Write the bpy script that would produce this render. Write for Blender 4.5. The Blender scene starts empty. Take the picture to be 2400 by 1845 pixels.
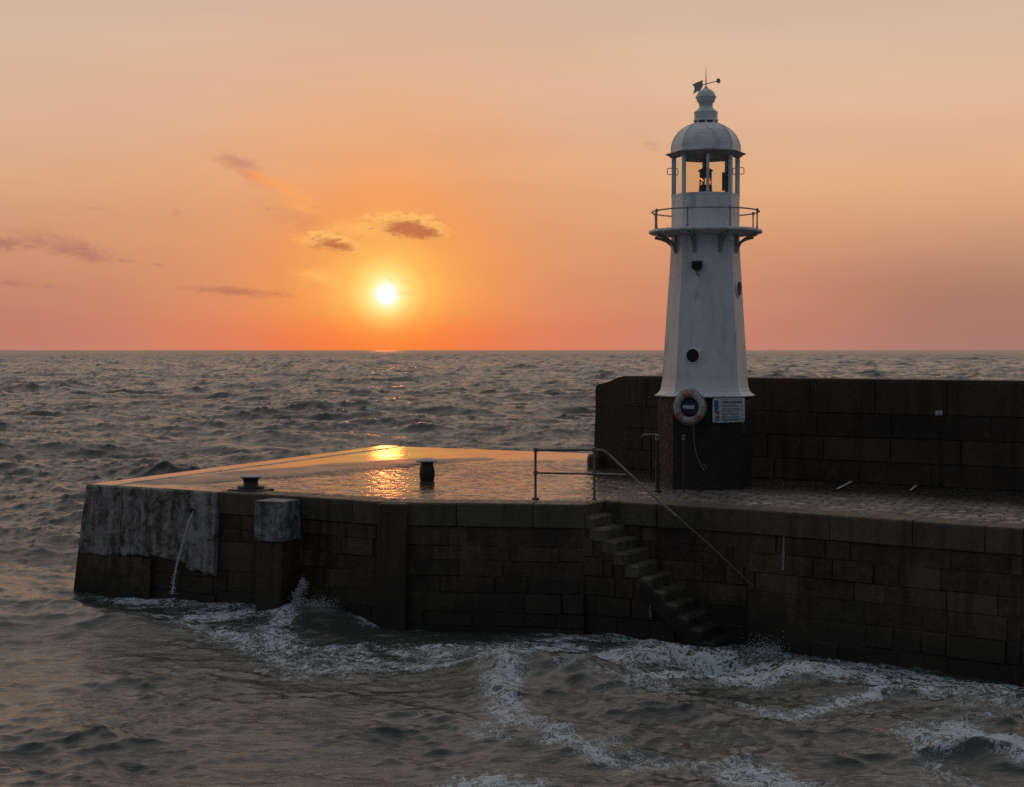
import bpy, math, random
import numpy as np
from mathutils import Vector
random.seed(7); rng = np.random.default_rng(11)
R = math.radians
scene = bpy.context.scene
col = scene.collection

# ------------------------------------------------------------------ camera
FPX, CX, CY, H = 3405., 1200., 922.5, 5.54
PITCH = math.atan((CY-820.5)/FPX)
cam = bpy.data.cameras.new('camera'); co = bpy.data.objects.new('camera', cam); col.objects.link(co)
cam.sensor_width = 36; cam.lens = 36*FPX/2400; cam.clip_start = .1; cam.clip_end = 80000
co.location = (0, 0, H); co.rotation_euler = (R(90)-PITCH, 0, 0)
scene.camera = co
ZD = 2.47                                     # deck level above the sea

def ray(u, v):
    x = (u-CX)/FPX; y = -(v-CY)/FPX
    return (x, math.cos(PITCH)+y*math.sin(PITCH), -math.sin(PITCH)+y*math.cos(PITCH))
def P(u, v, z=ZD):                            # photo point on a level plane
    r = ray(u, v); t = (z-H)/r[2]; return Vector((r[0]*t, r[1]*t, z))
def Q(u, v, Y):                               # photo point at a depth
    r = ray(u, v); t = Y/r[1]; return Vector((r[0]*t, Y, H+r[2]*t))
def Zat(v, Y): return Q(1200, v, Y).z

def s2l(c):
    o = []
    for x in c:
        x /= 255.; o.append(x/12.92 if x <= .04045 else ((x+.055)/1.055)**2.4)
    return o

# ------------------------------------------------------------------ numpy noise
def vnoise(x, y, seed=0):
    xi = np.floor(x).astype(np.int64); yi = np.floor(y).astype(np.int64)
    fx = x-xi; fy = y-yi; fx = fx*fx*(3-2*fx); fy = fy*fy*(3-2*fy)
    def h(a, b):
        n = (a*374761393 + b*668265263 + seed*974711) & 0x7fffffff
        n = ((n ^ (n >> 13))*1274126177) & 0x7fffffff
        return ((n ^ (n >> 16)) & 0xffff)/65535.
    return (h(xi, yi)*(1-fx)+h(xi+1, yi)*fx)*(1-fy)+(h(xi, yi+1)*(1-fx)+h(xi+1, yi+1)*fx)*fy
def fbm(x, y, o=4, seed=0):
    s = 0; a = .5
    for i in range(o): s = s+a*vnoise(x, y, seed+i); x = x*2.03+7.1; y = y*2.03+3.7; a *= .5
    return s
def sstep(a, b, x):
    t = np.clip((x-a)/(b-a), 0, 1); return t*t*(3-2*t)

# ------------------------------------------------------------------ node helper
class NT:
    def __init__(s, tree): s.t = tree; s.n = tree.nodes; s.l = tree.links
    def new(s, typ, **kw):
        n = s.n.new(typ)
        for k, v in kw.items(): setattr(n, k, v)
        return n
    def put(s, sock, v):
        if isinstance(v, bpy.types.NodeSocket): s.l.new(v, sock)
        elif v is not None:
            if hasattr(sock.default_value, '__len__') and not hasattr(v, '__len__'): v = (v,)*len(sock.default_value)
            if hasattr(sock.default_value, '__len__') and len(sock.default_value) == 4 and len(v) == 3: v = (*v, 1)
            sock.default_value = v
    def m(s, op, a, b=None, c=None, clamp=False):
        n = s.new('ShaderNodeMath', operation=op, use_clamp=clamp)
        for i, x in enumerate((a, b, c)):
            if x is not None: s.put(n.inputs[i], x)
        return n.outputs[0]
    def vm(s, op, a, b=None):
        n = s.new('ShaderNodeVectorMath', operation=op); s.put(n.inputs[0], a)
        if b is not None: s.put(n.inputs[1], b)
        return n.outputs['Value'] if op in ('DOT_PRODUCT', 'LENGTH') else n.outputs[0]
    def step(s, x, a, b, lo=0., hi=1.):
        n = s.new('ShaderNodeMapRange', interpolation_type='SMOOTHSTEP')
        for i, v in enumerate((x, a, b, lo, hi)): s.put(n.inputs[i], v)
        return n.outputs[0]
    def mix(s, f, a, b, mode='MIX'):
        n = s.new('ShaderNodeMix', data_type='RGBA', blend_type=mode)
        s.put(n.inputs[0], f); s.put(n.inputs[6], a); s.put(n.inputs[7], b); return n.outputs[2]
    def ramp(s, f, stops, interp='LINEAR'):
        n = s.new('ShaderNodeValToRGB'); n.color_ramp.interpolation = interp
        e = n.color_ramp.elements
        while len(e) < len(stops): e.new(.5)
        for el, (p, c) in zip(e, stops):
            el.position = p; el.color = (*c, 1) if hasattr(c, '__len__') else (c, c, c, 1)
        s.put(n.inputs[0], f); return n.outputs[0]
    def noise(s, vec, scale, detail=4, rough=.55, dist=0.):
        n = s.new('ShaderNodeTexNoise'); s.put(n.inputs['Vector'], vec)
        n.inputs['Scale'].default_value = scale; n.inputs['Detail'].default_value = detail
        n.inputs['Roughness'].default_value = rough; n.inputs['Distortion'].default_value = dist
        return n.outputs[0]
    def comb(s, x, y, z):
        n = s.new('ShaderNodeCombineXYZ')
        for i, v in enumerate((x, y, z)): s.put(n.inputs[i], v)
        return n.outputs[0]
    def sep(s, v):
        n = s.new('ShaderNodeSeparateXYZ'); s.put(n.inputs[0], v); return n.outputs
    def scale(s, v, xyz):
        n = s.new('ShaderNodeMapping'); s.put(n.inputs[0], v); n.inputs['Scale'].default_value = xyz; return n.outputs[0]
    def pos(s): return s.new('ShaderNodeNewGeometry').outputs['Position']
    def attr(s, name): return s.new('ShaderNodeAttribute', attribute_name=name).outputs['Fac']
    def bump(s, h, strength=.3, dist=.02, normal=None):
        n = s.new('ShaderNodeBump'); n.inputs['Strength'].default_value = strength; n.inputs['Distance'].default_value = dist
        s.put(n.inputs['Height'], h)
        if normal is not None: s.put(n.inputs['Normal'], normal)
        return n.outputs[0]

def material(name):
    m = bpy.data.materials.new(name); m.use_nodes = True
    nt = NT(m.node_tree); b = m.node_tree.nodes['Principled BSDF']
    return m, nt, b

# ------------------------------------------------------------------ world: hazy sunset sky
SUN_AZ, SUN_EL = -4.93, 2.19                  # degrees from +Y towards +X, and above the horizon
sd = Vector((math.sin(R(SUN_AZ))*math.cos(R(SUN_EL)), math.cos(R(SUN_AZ))*math.cos(R(SUN_EL)), math.sin(R(SUN_EL))))
world = bpy.data.worlds.new('World'); scene.world = world; world.use_nodes = True
W = NT(world.node_tree); bg = world.node_tree.nodes['Background']
d = W.vm('NORMALIZE', W.new('ShaderNodeTexCoord').outputs['Generated'])
dx, dy, dz = W.sep(d)
el = W.m('MULTIPLY', W.m('ARCSINE', W.m('MINIMUM', W.m('MAXIMUM', dz, -1), 1)), 180/math.pi)
az = W.m('MULTIPLY', W.m('ARCTAN2', dx, dy), 180/math.pi)
th = W.m('MULTIPLY', W.m('ARCCOSINE', W.m('MINIMUM', W.vm('DOT_PRODUCT', d, tuple(sd)), 1)), 180/math.pi)
elp = W.m('DIVIDE', W.m('MAXIMUM', el, 0), 90)
front = W.ramp(elp, [(e/90, s2l(c)) for e, c in [
    (0, (203,134,115)), (.9, (204,132,109)), (2.4, (206,138,109)), (4.2, (219,157,118)), (6.5, (227,174,134)), (9, (226,185,152)),
    (12, (217,186,162)), (14.5, (207,181,162)), (20, (207,186,173)), (30, (206,191,183)), (50, (190,184,182)), (90, (130,137,149))]])
back = W.ramp(elp, [(e/90, s2l(c)) for e, c in [
    (0, (92,99,108)), (8, (100,109,118)), (25, (117,127,138)), (50, (128,137,149)), (90, (130,137,149))]])
nish = W.new('ShaderNodeTexSky', sky_type='NISHITA'); nish.sun_disc = False
nish.sun_elevation = R(SUN_EL); nish.sun_rotation = R(SUN_AZ); nish.dust_density = 4; nish.air_density = 1.2
back = W.mix(.25, back, W.mix(1, nish.outputs[0], (.04,.04,.04), 'MULTIPLY'))
hd = W.m('DIVIDE', W.vm('DOT_PRODUCT', d, (math.sin(R(SUN_AZ)), math.cos(R(SUN_AZ)), 0)), W.m('MAXIMUM', W.m('SQRT', W.m('SUBTRACT', 1, W.m('MULTIPLY', dz, dz))), .02))
base = W.mix(W.step(hd, -.35, .85), back, front)
base = W.mix(W.m('MULTIPLY', W.step(az, 5, 19), W.step(el, .5, 8, .80, 0)), base, W.mix(1, base, (.58, .78, .92), 'MULTIPLY'))
base = W.mix(W.m('MULTIPLY', W.step(az, -9, -21), W.step(el, .5, 12, .6, .25)), base, W.mix(1, base, (.80, .88, .96), 'MULTIPLY'))
# glow round the sun
gc = W.ramp(W.m('DIVIDE', th, 20), [(t/20, s2l(c)) for t, c in [
    (0, (255,255,235)), (.40, (255,252,205)), (.62, (255,240,160)), (1.0, (255,218,122)), (1.6, (255,188,92)), (2.6, (253,170,84)), (4.2, (250,160,84)), (7, (240,157,96)), (11, (230,156,110)), (20, (225,160,120))]])
gc = W.mix(W.step(el, -.2, 2.6, 1, 0), gc, W.mix(1, gc, (1, .68, .64), 'MULTIPLY'))
thn = W.m('DIVIDE', th, 20)
gf = W.ramp(thn, [(0, 1), (.05, 1), (.1, .95), (.2, .68), (.33, .38), (.5, .17), (.75, .05), (1, 0)])
hot = W.step(th, .45, 1.5, 1, 0)
gc = W.mix(hot, gc, W.ramp(thn, [(t/20, s2l(c)) for t, c in [
    (0, (255,255,240)), (.38, (255,254,215)), (.62, (255,241,160)), (1.0, (255,212,112)), (1.5, (255,188,92)), (20, (255,172,84))]]))
daz = W.m('ABSOLUTE', W.m('SUBTRACT', az, SUN_AZ))
base = W.mix(W.m('MULTIPLY', W.step(daz, 1.0, 13, .5, 0), W.step(el, .8, 5.5, 1, 0)), base, s2l((223,136,98)))
gc = W.mix(W.m('MULTIPLY', W.step(el, .3, 2.0, 1, 0), W.step(th, .35, .9)), gc, W.mix(1, gc, (1, .80, .70), 'MULTIPLY'))
skyc = W.mix(gf, base, gc)
# soft uneven haze
hz = W.noise(W.comb(W.m('MULTIPLY', az, .09), W.m('MULTIPLY', el, .45), 3.3), 1.0, 2, .5)
skyc = W.mix(1, skyc, W.ramp(hz, [(.3, (.965, .95, .955)), (.7, (1.02, 1.02, 1.0))]), 'MULTIPLY')
# clouds: soft shapes fixed to the sky, in degrees
def sky_pt(u, v):                             # in pixels of the 2185-wide view
    r = ray(u*1.09838, v*1.09838); n = math.sqrt(sum(x*x for x in r))
    return math.degrees(math.atan2(r[0], r[1])), math.degrees(math.asin(r[2]/n))
K = 1/54.1
n1 = W.noise(W.comb(W.m('MULTIPLY', az, 1.5), W.m('MULTIPLY', el, 3.4), 1.7), 1.0, 6, .66, .8)
n1 = W.m('SUBTRACT', n1, .5)
n2 = W.m('SUBTRACT', W.noise(W.comb(W.m('MULTIPLY', az, 4.5), W.m('MULTIPLY', el, 8), 9.7), 1.0, 4, .6, .4), .5)
ae = W.comb(az, el, 0)
def field(blobs, amp):
    tot = None
    for (u, v, a, b, tilt, st) in blobs:
        a0, e0 = sky_pt(u, v)
        mp = W.new('ShaderNodeMapping', vector_type='TEXTURE'); W.put(mp.inputs[0], ae)
        mp.inputs['Location'].default_value = (a0, e0, 0); mp.inputs['Rotation'].default_value = (0, 0, R(-tilt)); mp.inputs['Scale'].default_value = (a*K, b*K, 1)
        f = W.m('MULTIPLY_ADD', W.vm('LENGTH', mp.outputs[0]), -st, st)
        tot = f if tot is None else W.m('MAXIMUM', tot, f)
    return W.m('ADD', tot, W.m('ADD', W.m('MULTIPLY', n1, amp), W.m('MULTIPLY', n2, amp*.42)))
def mul(c): return W.mix(1, skyc0, c, 'MULTIPLY')
skyc0 = skyc
fg = field([(140,528,120,26,14,.9), (190,545,75,20,12,1), (8,520,60,20,0,.9), (70,526,60,9,4,.7), (512,350,58,22,12,1), (535,375,60,16,24,.8), (500,622,120,12,3,1),
            (60,608,80,7,4,.45), (260,556,30,6,6,.6), (560,625,70,6,5,.7), (378,455,14,9,5,.5), (340,566,16,4,12,.6), (200,445,26,6,3,.35), (650,470,110,30,14,.30), (1395,312,26,9,5,.35)], 1.5)
skyc = W.mix(W.m('MULTIPLY', W.step(fg, -.15, 1.0), .9), skyc, mul((.71, .66, .86)))
fw = field([(775,488,110,26,4,1), (690,592,75,20,8,1), (665,512,60,16,2,1), (590,395,120,20,22,1.0), (640,440,70,16,14,.7), (810,466,80,18,-6,.7), (955,492,30,8,6,.6), (870,602,22,5,20,.6), (745,536,48,6,2,.9), (890,625,70,6,2,.35), (660,432,50,10,10,.5), (833,598,16,4,25,.6), (640,425,25,7,0,.5)], 1.9)
skyc = W.mix(W.m('MULTIPLY', W.step(fw, -.05, .85), .8), skyc, W.mix(W.step(th, 2, 7), s2l((255,186,98)), s2l((247,160,98))))
CORE = [(868,484,92,33,5,1.2), (898,490,66,25,9,1.2), (713,518,66,22,12,1.2), (680,520,36,12,6,.7)]
fn = field(CORE, 2.0)
fc = field([(u, v+5, a*.86, b*.8, t, s) for u, v, a, b, t, s in CORE], 2.1)
skyc = W.mix(W.m('MULTIPLY', W.step(fn, .08, .42), .9), skyc, s2l((255,190,104)))
skyc = W.mix(W.m('MULTIPLY', W.step(fc, -.05, .95), .95), skyc, mul((.60, .43, .66)))
# the sun itself, hazy and white
skyc = W.mix(W.step(th, .27, .40, 1, 0), skyc, (5.5, 4.8, 3.6))
W.put(bg.inputs[0], skyc); bg.inputs[1].default_value = 1.0
world.cycles.sampling_method = 'NONE'

sun = bpy.data.lights.new('sun', 'SUN'); so = bpy.data.objects.new('sun', sun); col.objects.link(so)
sun.energy = .022; sun.angle = R(1.1); sun.color = (1, .21, .025)
so.rotation_euler = (-sd).to_track_quat('-Z', 'Y').to_euler()
so.location = (0, 0, 60)
scene.view_settings.view_transform = 'Standard'; scene.view_settings.look = 'None'
scene.view_settings.exposure = 0; scene.view_settings.gamma = 1

# ------------------------------------------------------------------ mesh builder
class MB:
    def __init__(s): s.v = []; s.f = []; s.sm = []; s.tone = []; s.t = .5; s.mi = []; s.mat = 0
    def add(s, vs, fs, smooth=False):
        o = len(s.v); s.v += [Vector(x) for x in vs]; s.tone += [s.t]*len(vs)
        for f in fs: s.f.append([o+i for i in f]); s.sm.append(smooth); s.mi.append(s.mat)
    def hexa(s, b, t):                        # bottom 4, top 4 points
        s.add(list(b)+list(t), [(3,2,1,0), (4,5,6,7), (0,1,5,4), (1,2,6,5), (2,3,7,6), (3,0,4,7)])
    def box(s, c, size, ax=(1,0,0), bev=0):
        c = Vector(c); ax = Vector(ax).normalized(); az_ = Vector((0,0,1)); ay = az_.cross(ax).normalized(); az_ = ax.cross(ay)
        x, y, z = [k/2 for k in size]
        def ring(h, i): return [c+ax*(sx*(x-i))+ay*(sy*(y-i))+az_*h for sx, sy in ((-1,-1),(1,-1),(1,1),(-1,1))]
        if not bev: s.hexa(ring(-z, 0), ring(z, 0)); return
        r = [ring(-z, bev), ring(-z+bev, 0), ring(z-bev, 0), ring(z, bev)]
        fs = [(3,2,1,0), (12,13,14,15)]
        for k in range(3):
            for i in range(4): j = (i+1) % 4; fs.append((k*4+i, k*4+j, k*4+4+j, k*4+4+i))
        s.add(r[0]+r[1]+r[2]+r[3], fs)
    def tube(s, pts, r, n=10, cap=True, smooth=True):
        pts = [Vector(p) for p in pts]; rr = r if isinstance(r, (list, tuple)) else [r]*len(pts)
        vs = []; fs = []; prev = None
        for i, p in enumerate(pts):
            t = (pts[min(i+1, len(pts)-1)]-pts[max(i-1, 0)]).normalized()
            a = Vector((0,0,1)) if prev is None else prev
            if abs(a.dot(t)) > .95 and prev is None: a = Vector((1,0,0))
            a = (a-t*a.dot(t)).normalized(); prev = a; b = t.cross(a)
            for k in range(n):
                an = 2*math.pi*k/n; vs.append(p+(a*math.cos(an)+b*math.sin(an))*rr[i])
        for i in range(len(pts)-1):
            for k in range(n):
                j = (k+1) % n; fs.append((i*n+k, i*n+j, i*n+n+j, i*n+n+k))
        s.add(vs, fs, smooth)
        if cap:
            s.add(vs[:n], [tuple(range(n))[::-1]]); s.add(vs[-n:], [tuple(range(n))])
    def lathe(s, c, prof, n=32, ph=0., smooth=True, cap=True):
        c = Vector(c); vs = []; fs = []
        for (r, z) in prof:
            for k in range(n):
                an = ph+2*math.pi*k/n; vs.append(c+Vector((r*math.cos(an), r*math.sin(an), z)))
        for i in range(len(prof)-1):
            for k in range(n):
                j = (k+1) % n; fs.append((i*n+k, i*n+j, i*n+n+j, i*n+n+k))
        s.add(vs, fs, smooth)
        if cap:
            s.add(vs[:n], [tuple(range(n))[::-1]]); s.add(vs[-n:], [tuple(range(n))])
    def build(s, name, mat, parent=None, edge=35):
        me = bpy.data.meshes.new(name)
        off = parent.matrix_basis.translation if parent and parent.parent is None else Vector((0,0,0))
        if parent and parent.parent is not None: off = parent.parent.matrix_basis.translation
        me.from_pydata([tuple(v-off) for v in s.v], [], s.f)
        for m in (mat if isinstance(mat, list) else [mat]): me.materials.append(m)
        me.polygons.foreach_set('use_smooth', s.sm)
        me.polygons.foreach_set('material_index', s.mi)
        a = me.attributes.new('tone', 'FLOAT', 'POINT'); a.data.foreach_set('value', s.tone)
        me.update()
        if any(s.sm): me.set_sharp_from_angle(angle=R(edge))
        o = bpy.data.objects.new(name, me); col.objects.link(o)
        if parent: o.parent = parent
        return o
def tag(o, label=None, cat=None, group=None, kind=None):
    for k, v in (('label', label), ('category', cat), ('group', group), ('kind', kind)):
        if v: o[k] = v
    return o
def empty(name, loc, label, cat, group=None):
    o = bpy.data.objects.new(name, None); o.empty_display_size = .3; col.objects.link(o); o.location = loc
    return tag(o, label, cat, group)
def grid_mesh(name, X, Y, Z, mat, parent=None, attrs=None, smooth=True):
    n, m = X.shape
    me = bpy.data.meshes.new(name)
    off = parent.location if parent else Vector((0,0,0))
    co_ = np.stack([X-off.x, Y-off.y, Z-off.z], -1).reshape(-1, 3).astype(np.float32)
    i = np.arange(n*m).reshape(n, m)
    q = np.stack([i[:-1,:-1], i[:-1,1:], i[1:,1:], i[1:,:-1]], -1).reshape(-1, 4).astype(np.int32)
    me.vertices.add(n*m); me.vertices.foreach_set('co', co_.ravel())
    me.loops.add(q.size); me.loops.foreach_set('vertex_index', q.ravel())
    me.polygons.add(len(q)); me.polygons.foreach_set('loop_start', np.arange(0, q.size, 4, dtype=np.int32))
    me.polygons.foreach_set('use_smooth', np.full(len(q), smooth))
    for k, v in (attrs or {}).items():
        a = me.attributes.new(k, 'FLOAT', 'POINT'); a.data.foreach_set('value', v.ravel().astype(np.float32))
    me.update(); me.validate(); me.materials.append(mat)
    o = bpy.data.objects.new(name, me); col.objects.link(o)
    if parent: o.parent = parent
    return o

# ------------------------------------------------------------------ materials
def stone_material(name, dark, light, weed_shade=.8, rough=.55, speck=None):
    m, n, b = material(name); p = n.pos(); z = n.sep(p)[2]
    t = n.attr('tone')
    big = n.noise(p, .7, 5, .6, .5); fine = n.noise(p, 9, 6, .65); gr = n.noise(p, 60, 3, .6)
    streak = n.noise(n.scale(p, (2.2, 2.2, .22)), 1.6, 5, .6)
    f = n.m('ADD', n.m('MULTIPLY', t, .34), n.m('ADD', n.m('MULTIPLY', n.m('SUBTRACT', fine, .5), .9), n.m('ADD', n.m('MULTIPLY', n.m('SUBTRACT', big, .5), .8), n.m('MULTIPLY', n.m('SUBTRACT', gr, .5), .5))))
    c = n.mix(n.m('ADD', f, .12, clamp=True), dark, light)
    c = n.mix(n.step(streak, .45, .72, 0, .75), c, (dark[0]*.7, dark[1]*.62, dark[2]*.5))
    lich = n.m('MULTIPLY', n.step(n.noise(p, 2.3, 6, .7, .8), .56, .70), n.step(z, 1.2, 2.5, .0, .6))
    c = n.mix(lich, c, (light[0]*.95, light[1]*.86, light[2]*.38))
    wd = n.step(n.m('ADD', z, n.m('ADD', n.m('MULTIPLY', n.m('SUBTRACT', big, .5), 1.5), n.m('MULTIPLY', n.m('SUBTRACT', fine, .5), .7))), .15, 1.15, weed_shade, 0)
    c = n.mix(wd, c, (.013, .015, .009))
    n.put(b.inputs['Base Color'], c)
    n.put(b.inputs['Roughness'], n.step(fine, .3, .7, rough-.18, rough+.2))
    b.inputs['Specular IOR Level'].default_value = .35
    h = n.m('ADD', n.m('MULTIPLY', fine, 1.), n.m('MULTIPLY', gr, .35))
    n.put(b.inputs['Normal'], n.bump(h, .7, .03))
    return m
M = {}
M['stone'] = stone_material('wet_granite', (.026,.0165,.010), (.190,.122,.070))
M['coping'] = stone_material('coping_granite', (.046,.037,.024), (.185,.148,.098), weed_shade=0)
M['steps'] = stone_material('worn_steps', (.06,.05,.038), (.20,.165,.125), weed_shade=.85)
M['parapet'] = stone_material('parapet_render', (.026,.018,.012), (.125,.088,.058), weed_shade=0, rough=.7)
M['plinth'] = stone_material('plinth_masonry', (.017,.013,.010), (.060,.048,.038), weed_shade=0, rough=.65)

def concrete(name, dark, light, weed_shade=.0, mid=.5):
    m, n, b = material(name); p = n.pos(); z = n.sep(p)[2]
    a = n.noise(p, 2.2, 8, .74, 1.0); f = n.noise(p, 14, 5, .7); s = n.noise(n.scale(p, (3, 3, .3)), 1.5, 5, .65, .4)
    k = n.m('ADD', n.m('MULTIPLY', a, .75), n.m('ADD', n.m('MULTIPLY', f, .35), n.m('MULTIPLY', s, .55)))
    c = n.mix(n.step(k, mid+.26, mid+.60), dark, light)
    c = n.mix(n.step(n.noise(p, 3.1, 6, .7, 1.2), .57, .66, 0, .7), c, (dark[0]*1.1, dark[1]*.7, dark[2]*.6))
    c = n.mix(n.step(n.m('ADD', z, n.m('MULTIPLY', n.m('SUBTRACT', a, .5), 1.2)), .0, 1.0, weed_shade, 0), c, (.012,.012,.008))
    n.put(b.inputs['Base Color'], c); b.inputs['Roughness'].default_value = .6; b.inputs['Specular IOR Level'].default_value = .3
    n.put(b.inputs['Normal'], n.bump(n.m('ADD', a, f), .6, .03)); return m
M['facing'] = concrete('limewashed_concrete', (.036,.031,.028), (.37,.352,.335), mid=.40)
M['foot'] = concrete('brown_concrete', (.022,.016,.010), (.115,.085,.055), weed_shade=.9, mid=.4)
M['block'] = concrete('pale_concrete', (.05,.048,.046), (.38,.39,.40), mid=.42)

def deck_material():
    m, n, b = material('wet_deck'); p = n.pos(); dry = n.attr('dry'); cob = n.attr('tone')
    a = n.noise(p, .9, 6, .62, .5); f = n.noise(p, 11, 6, .7); st = n.noise(p, 45, 3, .6)
    k = n.m('ADD', n.m('MULTIPLY', a, .6), n.m('MULTIPLY', f, .4))
    c = n.mix(n.step(k, .3, .7), (.030,.025,.020), (.105,.088,.070))
    c = n.mix(n.m('MULTIPLY', dry, .55), c, (.085,.068,.055))
    sett_lit = n.attr('sett_lit'); c = n.mix(sett_lit, c, n.mix(k, (.12,.10,.088), (.38,.33,.295)))  # setts paler by the edge: lit strip put into the base colour
    c = n.mix(n.m('MULTIPLY', n.m('SUBTRACT', 1, n.attr('joint')), n.m('MULTIPLY', cob, .8)), c, (.018,.015,.012))
    sett_lit = n.attr('sett_lit')
    n.put(b.inputs['Base Color'], c)
    wet = n.step(n.noise(n.scale(p, (1.0, 1.0, 1)), .55, 5, .6, .6), .42, .62)
    r = n.m('ADD', n.m('MULTIPLY', wet, .09), .06)
    r = n.m('ADD', r, n.m('ADD', n.m('MULTIPLY', dry, .26), n.m('MULTIPLY', sett_lit, .22)))
    n.put(b.inputs['Roughness'], r); 
    ck = n.m('ABSOLUTE', n.m('SUBTRACT', n.noise(n.scale(p, (.9, 2.2, 1)), 1.5, 5, .62, 1.2), .5))
    pt = n.step(n.noise(n.scale(p, (1, 2.6, 1)), 1.9, 5, .65,   .6), .52, .60)
    ck = n.m('MULTIPLY', n.m('MAXIMUM', n.step(ck, .02, .05, 1, 0), n.m('MULTIPLY', pt, .75)), cob)
    r = n.m('ADD', r, n.m('MULTIPLY', ck, .26)); n.put(b.inputs['Roughness'], r)
    n.put(b.inputs['Specular IOR Level'], n.m('SUBTRACT', .5, n.m('MULTIPLY', ck, .30)))
    n.put(b.inputs['Base Color'], n.mix(n.m('MULTIPLY', ck, .7), b.inputs['Base Color'].links[0].from_socket, (.022,.018,.014)))
    b.inputs['IOR'].default_value = 1.44
    h = n.m('ADD', n.m('MULTIPLY', f, .7), n.m('MULTIPLY', st, .5))
    n.put(b.inputs['Normal'], n.bump(h, .20, .008)); return m
M['deck'] = deck_material()

def paint(name, c0, dirt, rough=.45, rust=True):
    m, n, b = material(name); p = n.pos()
    a = n.noise(p, 1.7, 6, .65, .4); s = n.noise(n.scale(p, (5, 5, .35)), 1.4, 5, .65); f = n.noise(p, 30, 4, .6)
    k = n.m('ADD', n.m('MULTIPLY', a, .5), n.m('MULTIPLY', s, .5))
    c = n.mix(n.step(k, .44, .68, 0, .7), c0, dirt)
    if rust:
        c = n.mix(n.m('MULTIPLY', n.step(n.noise(n.scale(p, (3, 3, .5)), 1.9, 6, .7, .6), .59, .70), .55), c, (.22,.15,.10))
    n.put(b.inputs['Base Color'], c); n.put(b.inputs['Roughness'], n.step(f, .3, .7, rough-.08, rough+.12))
    n.put(b.inputs['Normal'], n.bump(n.m('ADD', a, n.m('MULTIPLY', f, .3)), .25, .012)); return m
M['white'] = paint('white_paint', (.76,.78,.79), (.46,.45,.42))
M['ironpaint'] = paint('grey_ironwork', (.36,.34,.34), (.16,.14,.13), .5)
def plain(name, c, rough=.5, metal=0., bump=.3, sc=25):
    m, n, b = material(name); p = n.pos(); f = n.noise(p, sc, 5, .65)
    n.put(b.inputs['Base Color'], n.mix(n.step(f, .35, .68), [x*.6 for x in c], [x*1.15 for x in c]))
    b.inputs['Roughness'].default_value = rough; b.inputs['Metallic'].default_value = metal
    n.put(b.inputs['Normal'], n.bump(f, bump, .006)); return m
M['iron'] = plain('dark_iron', (.035,.028,.025), .45)
M['rail'] = plain('worn_galvanised_pipe', (.21,.18,.155), .42, .3)
M['dullpipe'] = plain('dull_wet_pipe', (.10,.085,.075), .5)
M['rust'] = plain('rusty_iron', (.045,.026,.018), .55)
M['captop'] = plain('worn_white_cap', (.42,.43,.45), .5)
M['dark'] = plain('dark_opening', (.008,.007,.006), .6)
M['orange'] = plain('faded_orange_cloth', (.42,.21,.155), .7)
M['buoy'] = plain('weathered_white_foam', (.50,.47,.45), .6)
M['navy'] = plain('navy_plastic', (.02,.04,.08), .5)
M['platewhite'] = plain('white_plastic', (.62,.66,.66), .5)
M['signwhite'] = plain('white_sign_panel', (.62,.66,.70), .4, bump=.02)
M['signblue'] = plain('blue_print', (.03,.12,.28), .4, bump=.02)
M['signred'] = plain('red_print', (.30,.07,.06), .4, bump=.02)
M['signtext'] = plain('grey_print', (.10,.13,.18), .4, bump=.02)
M['rope'] = plain('pale_rope', (.22,.21,.19), .8)
M['mortar'] = plain('pale_mortar', (.24,.235,.21), .8, bump=.6)
M['weed_shade'] = plain('shadow_dark_kerb', (.010,.009,.006), .7, bump=.8, sc=12)  # near-black kerb colour carrying the shadow of the overhanging steps
M['linepaint'] = plain('white_road_paint', (.62,.66,.64), .5, bump=.4)
m, n, b = material('lantern_glass')
nt = n.t; nt.nodes.remove(b)
tr = n.new('ShaderNodeBsdfTransparent'); n.put(tr.inputs[0], (.965,.95,.90))
gl = n.new('ShaderNodeBsdfGlossy'); gl.inputs['Roughness'].default_value = .06
fr = n.new('ShaderNodeFresnel'); fr.inputs[0].default_value = 1.45
ms = n.new('ShaderNodeMixShader'); n.l.new(fr.outputs[0], ms.inputs[0]); n.l.new(tr.outputs[0], ms.inputs[1]); n.l.new(gl.outputs[0], ms.inputs[2])
n.l.new(ms.outputs[0], nt.nodes['Material Output'].inputs[0]); M['glass'] = m
m, n, b = material('orange_glint_glow'); n.put(b.inputs['Emission Color'], (1, .33, .10)); b.inputs['Emission Strength'].default_value = 1.4  # orange glint in the lamp glass, put in as emission
b.inputs['Base Color'].default_value = (.5,.2,.1,1); M['lens_glint'] = m
m, n, b = material('sea_spray'); p = n.pos(); n.put(b.inputs['Base Color'], n.mix(n.noise(p, 9), (.45,.48,.50), (.72,.76,.80)))
b.inputs['Roughness'].default_value = .6; M['spray'] = m

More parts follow.
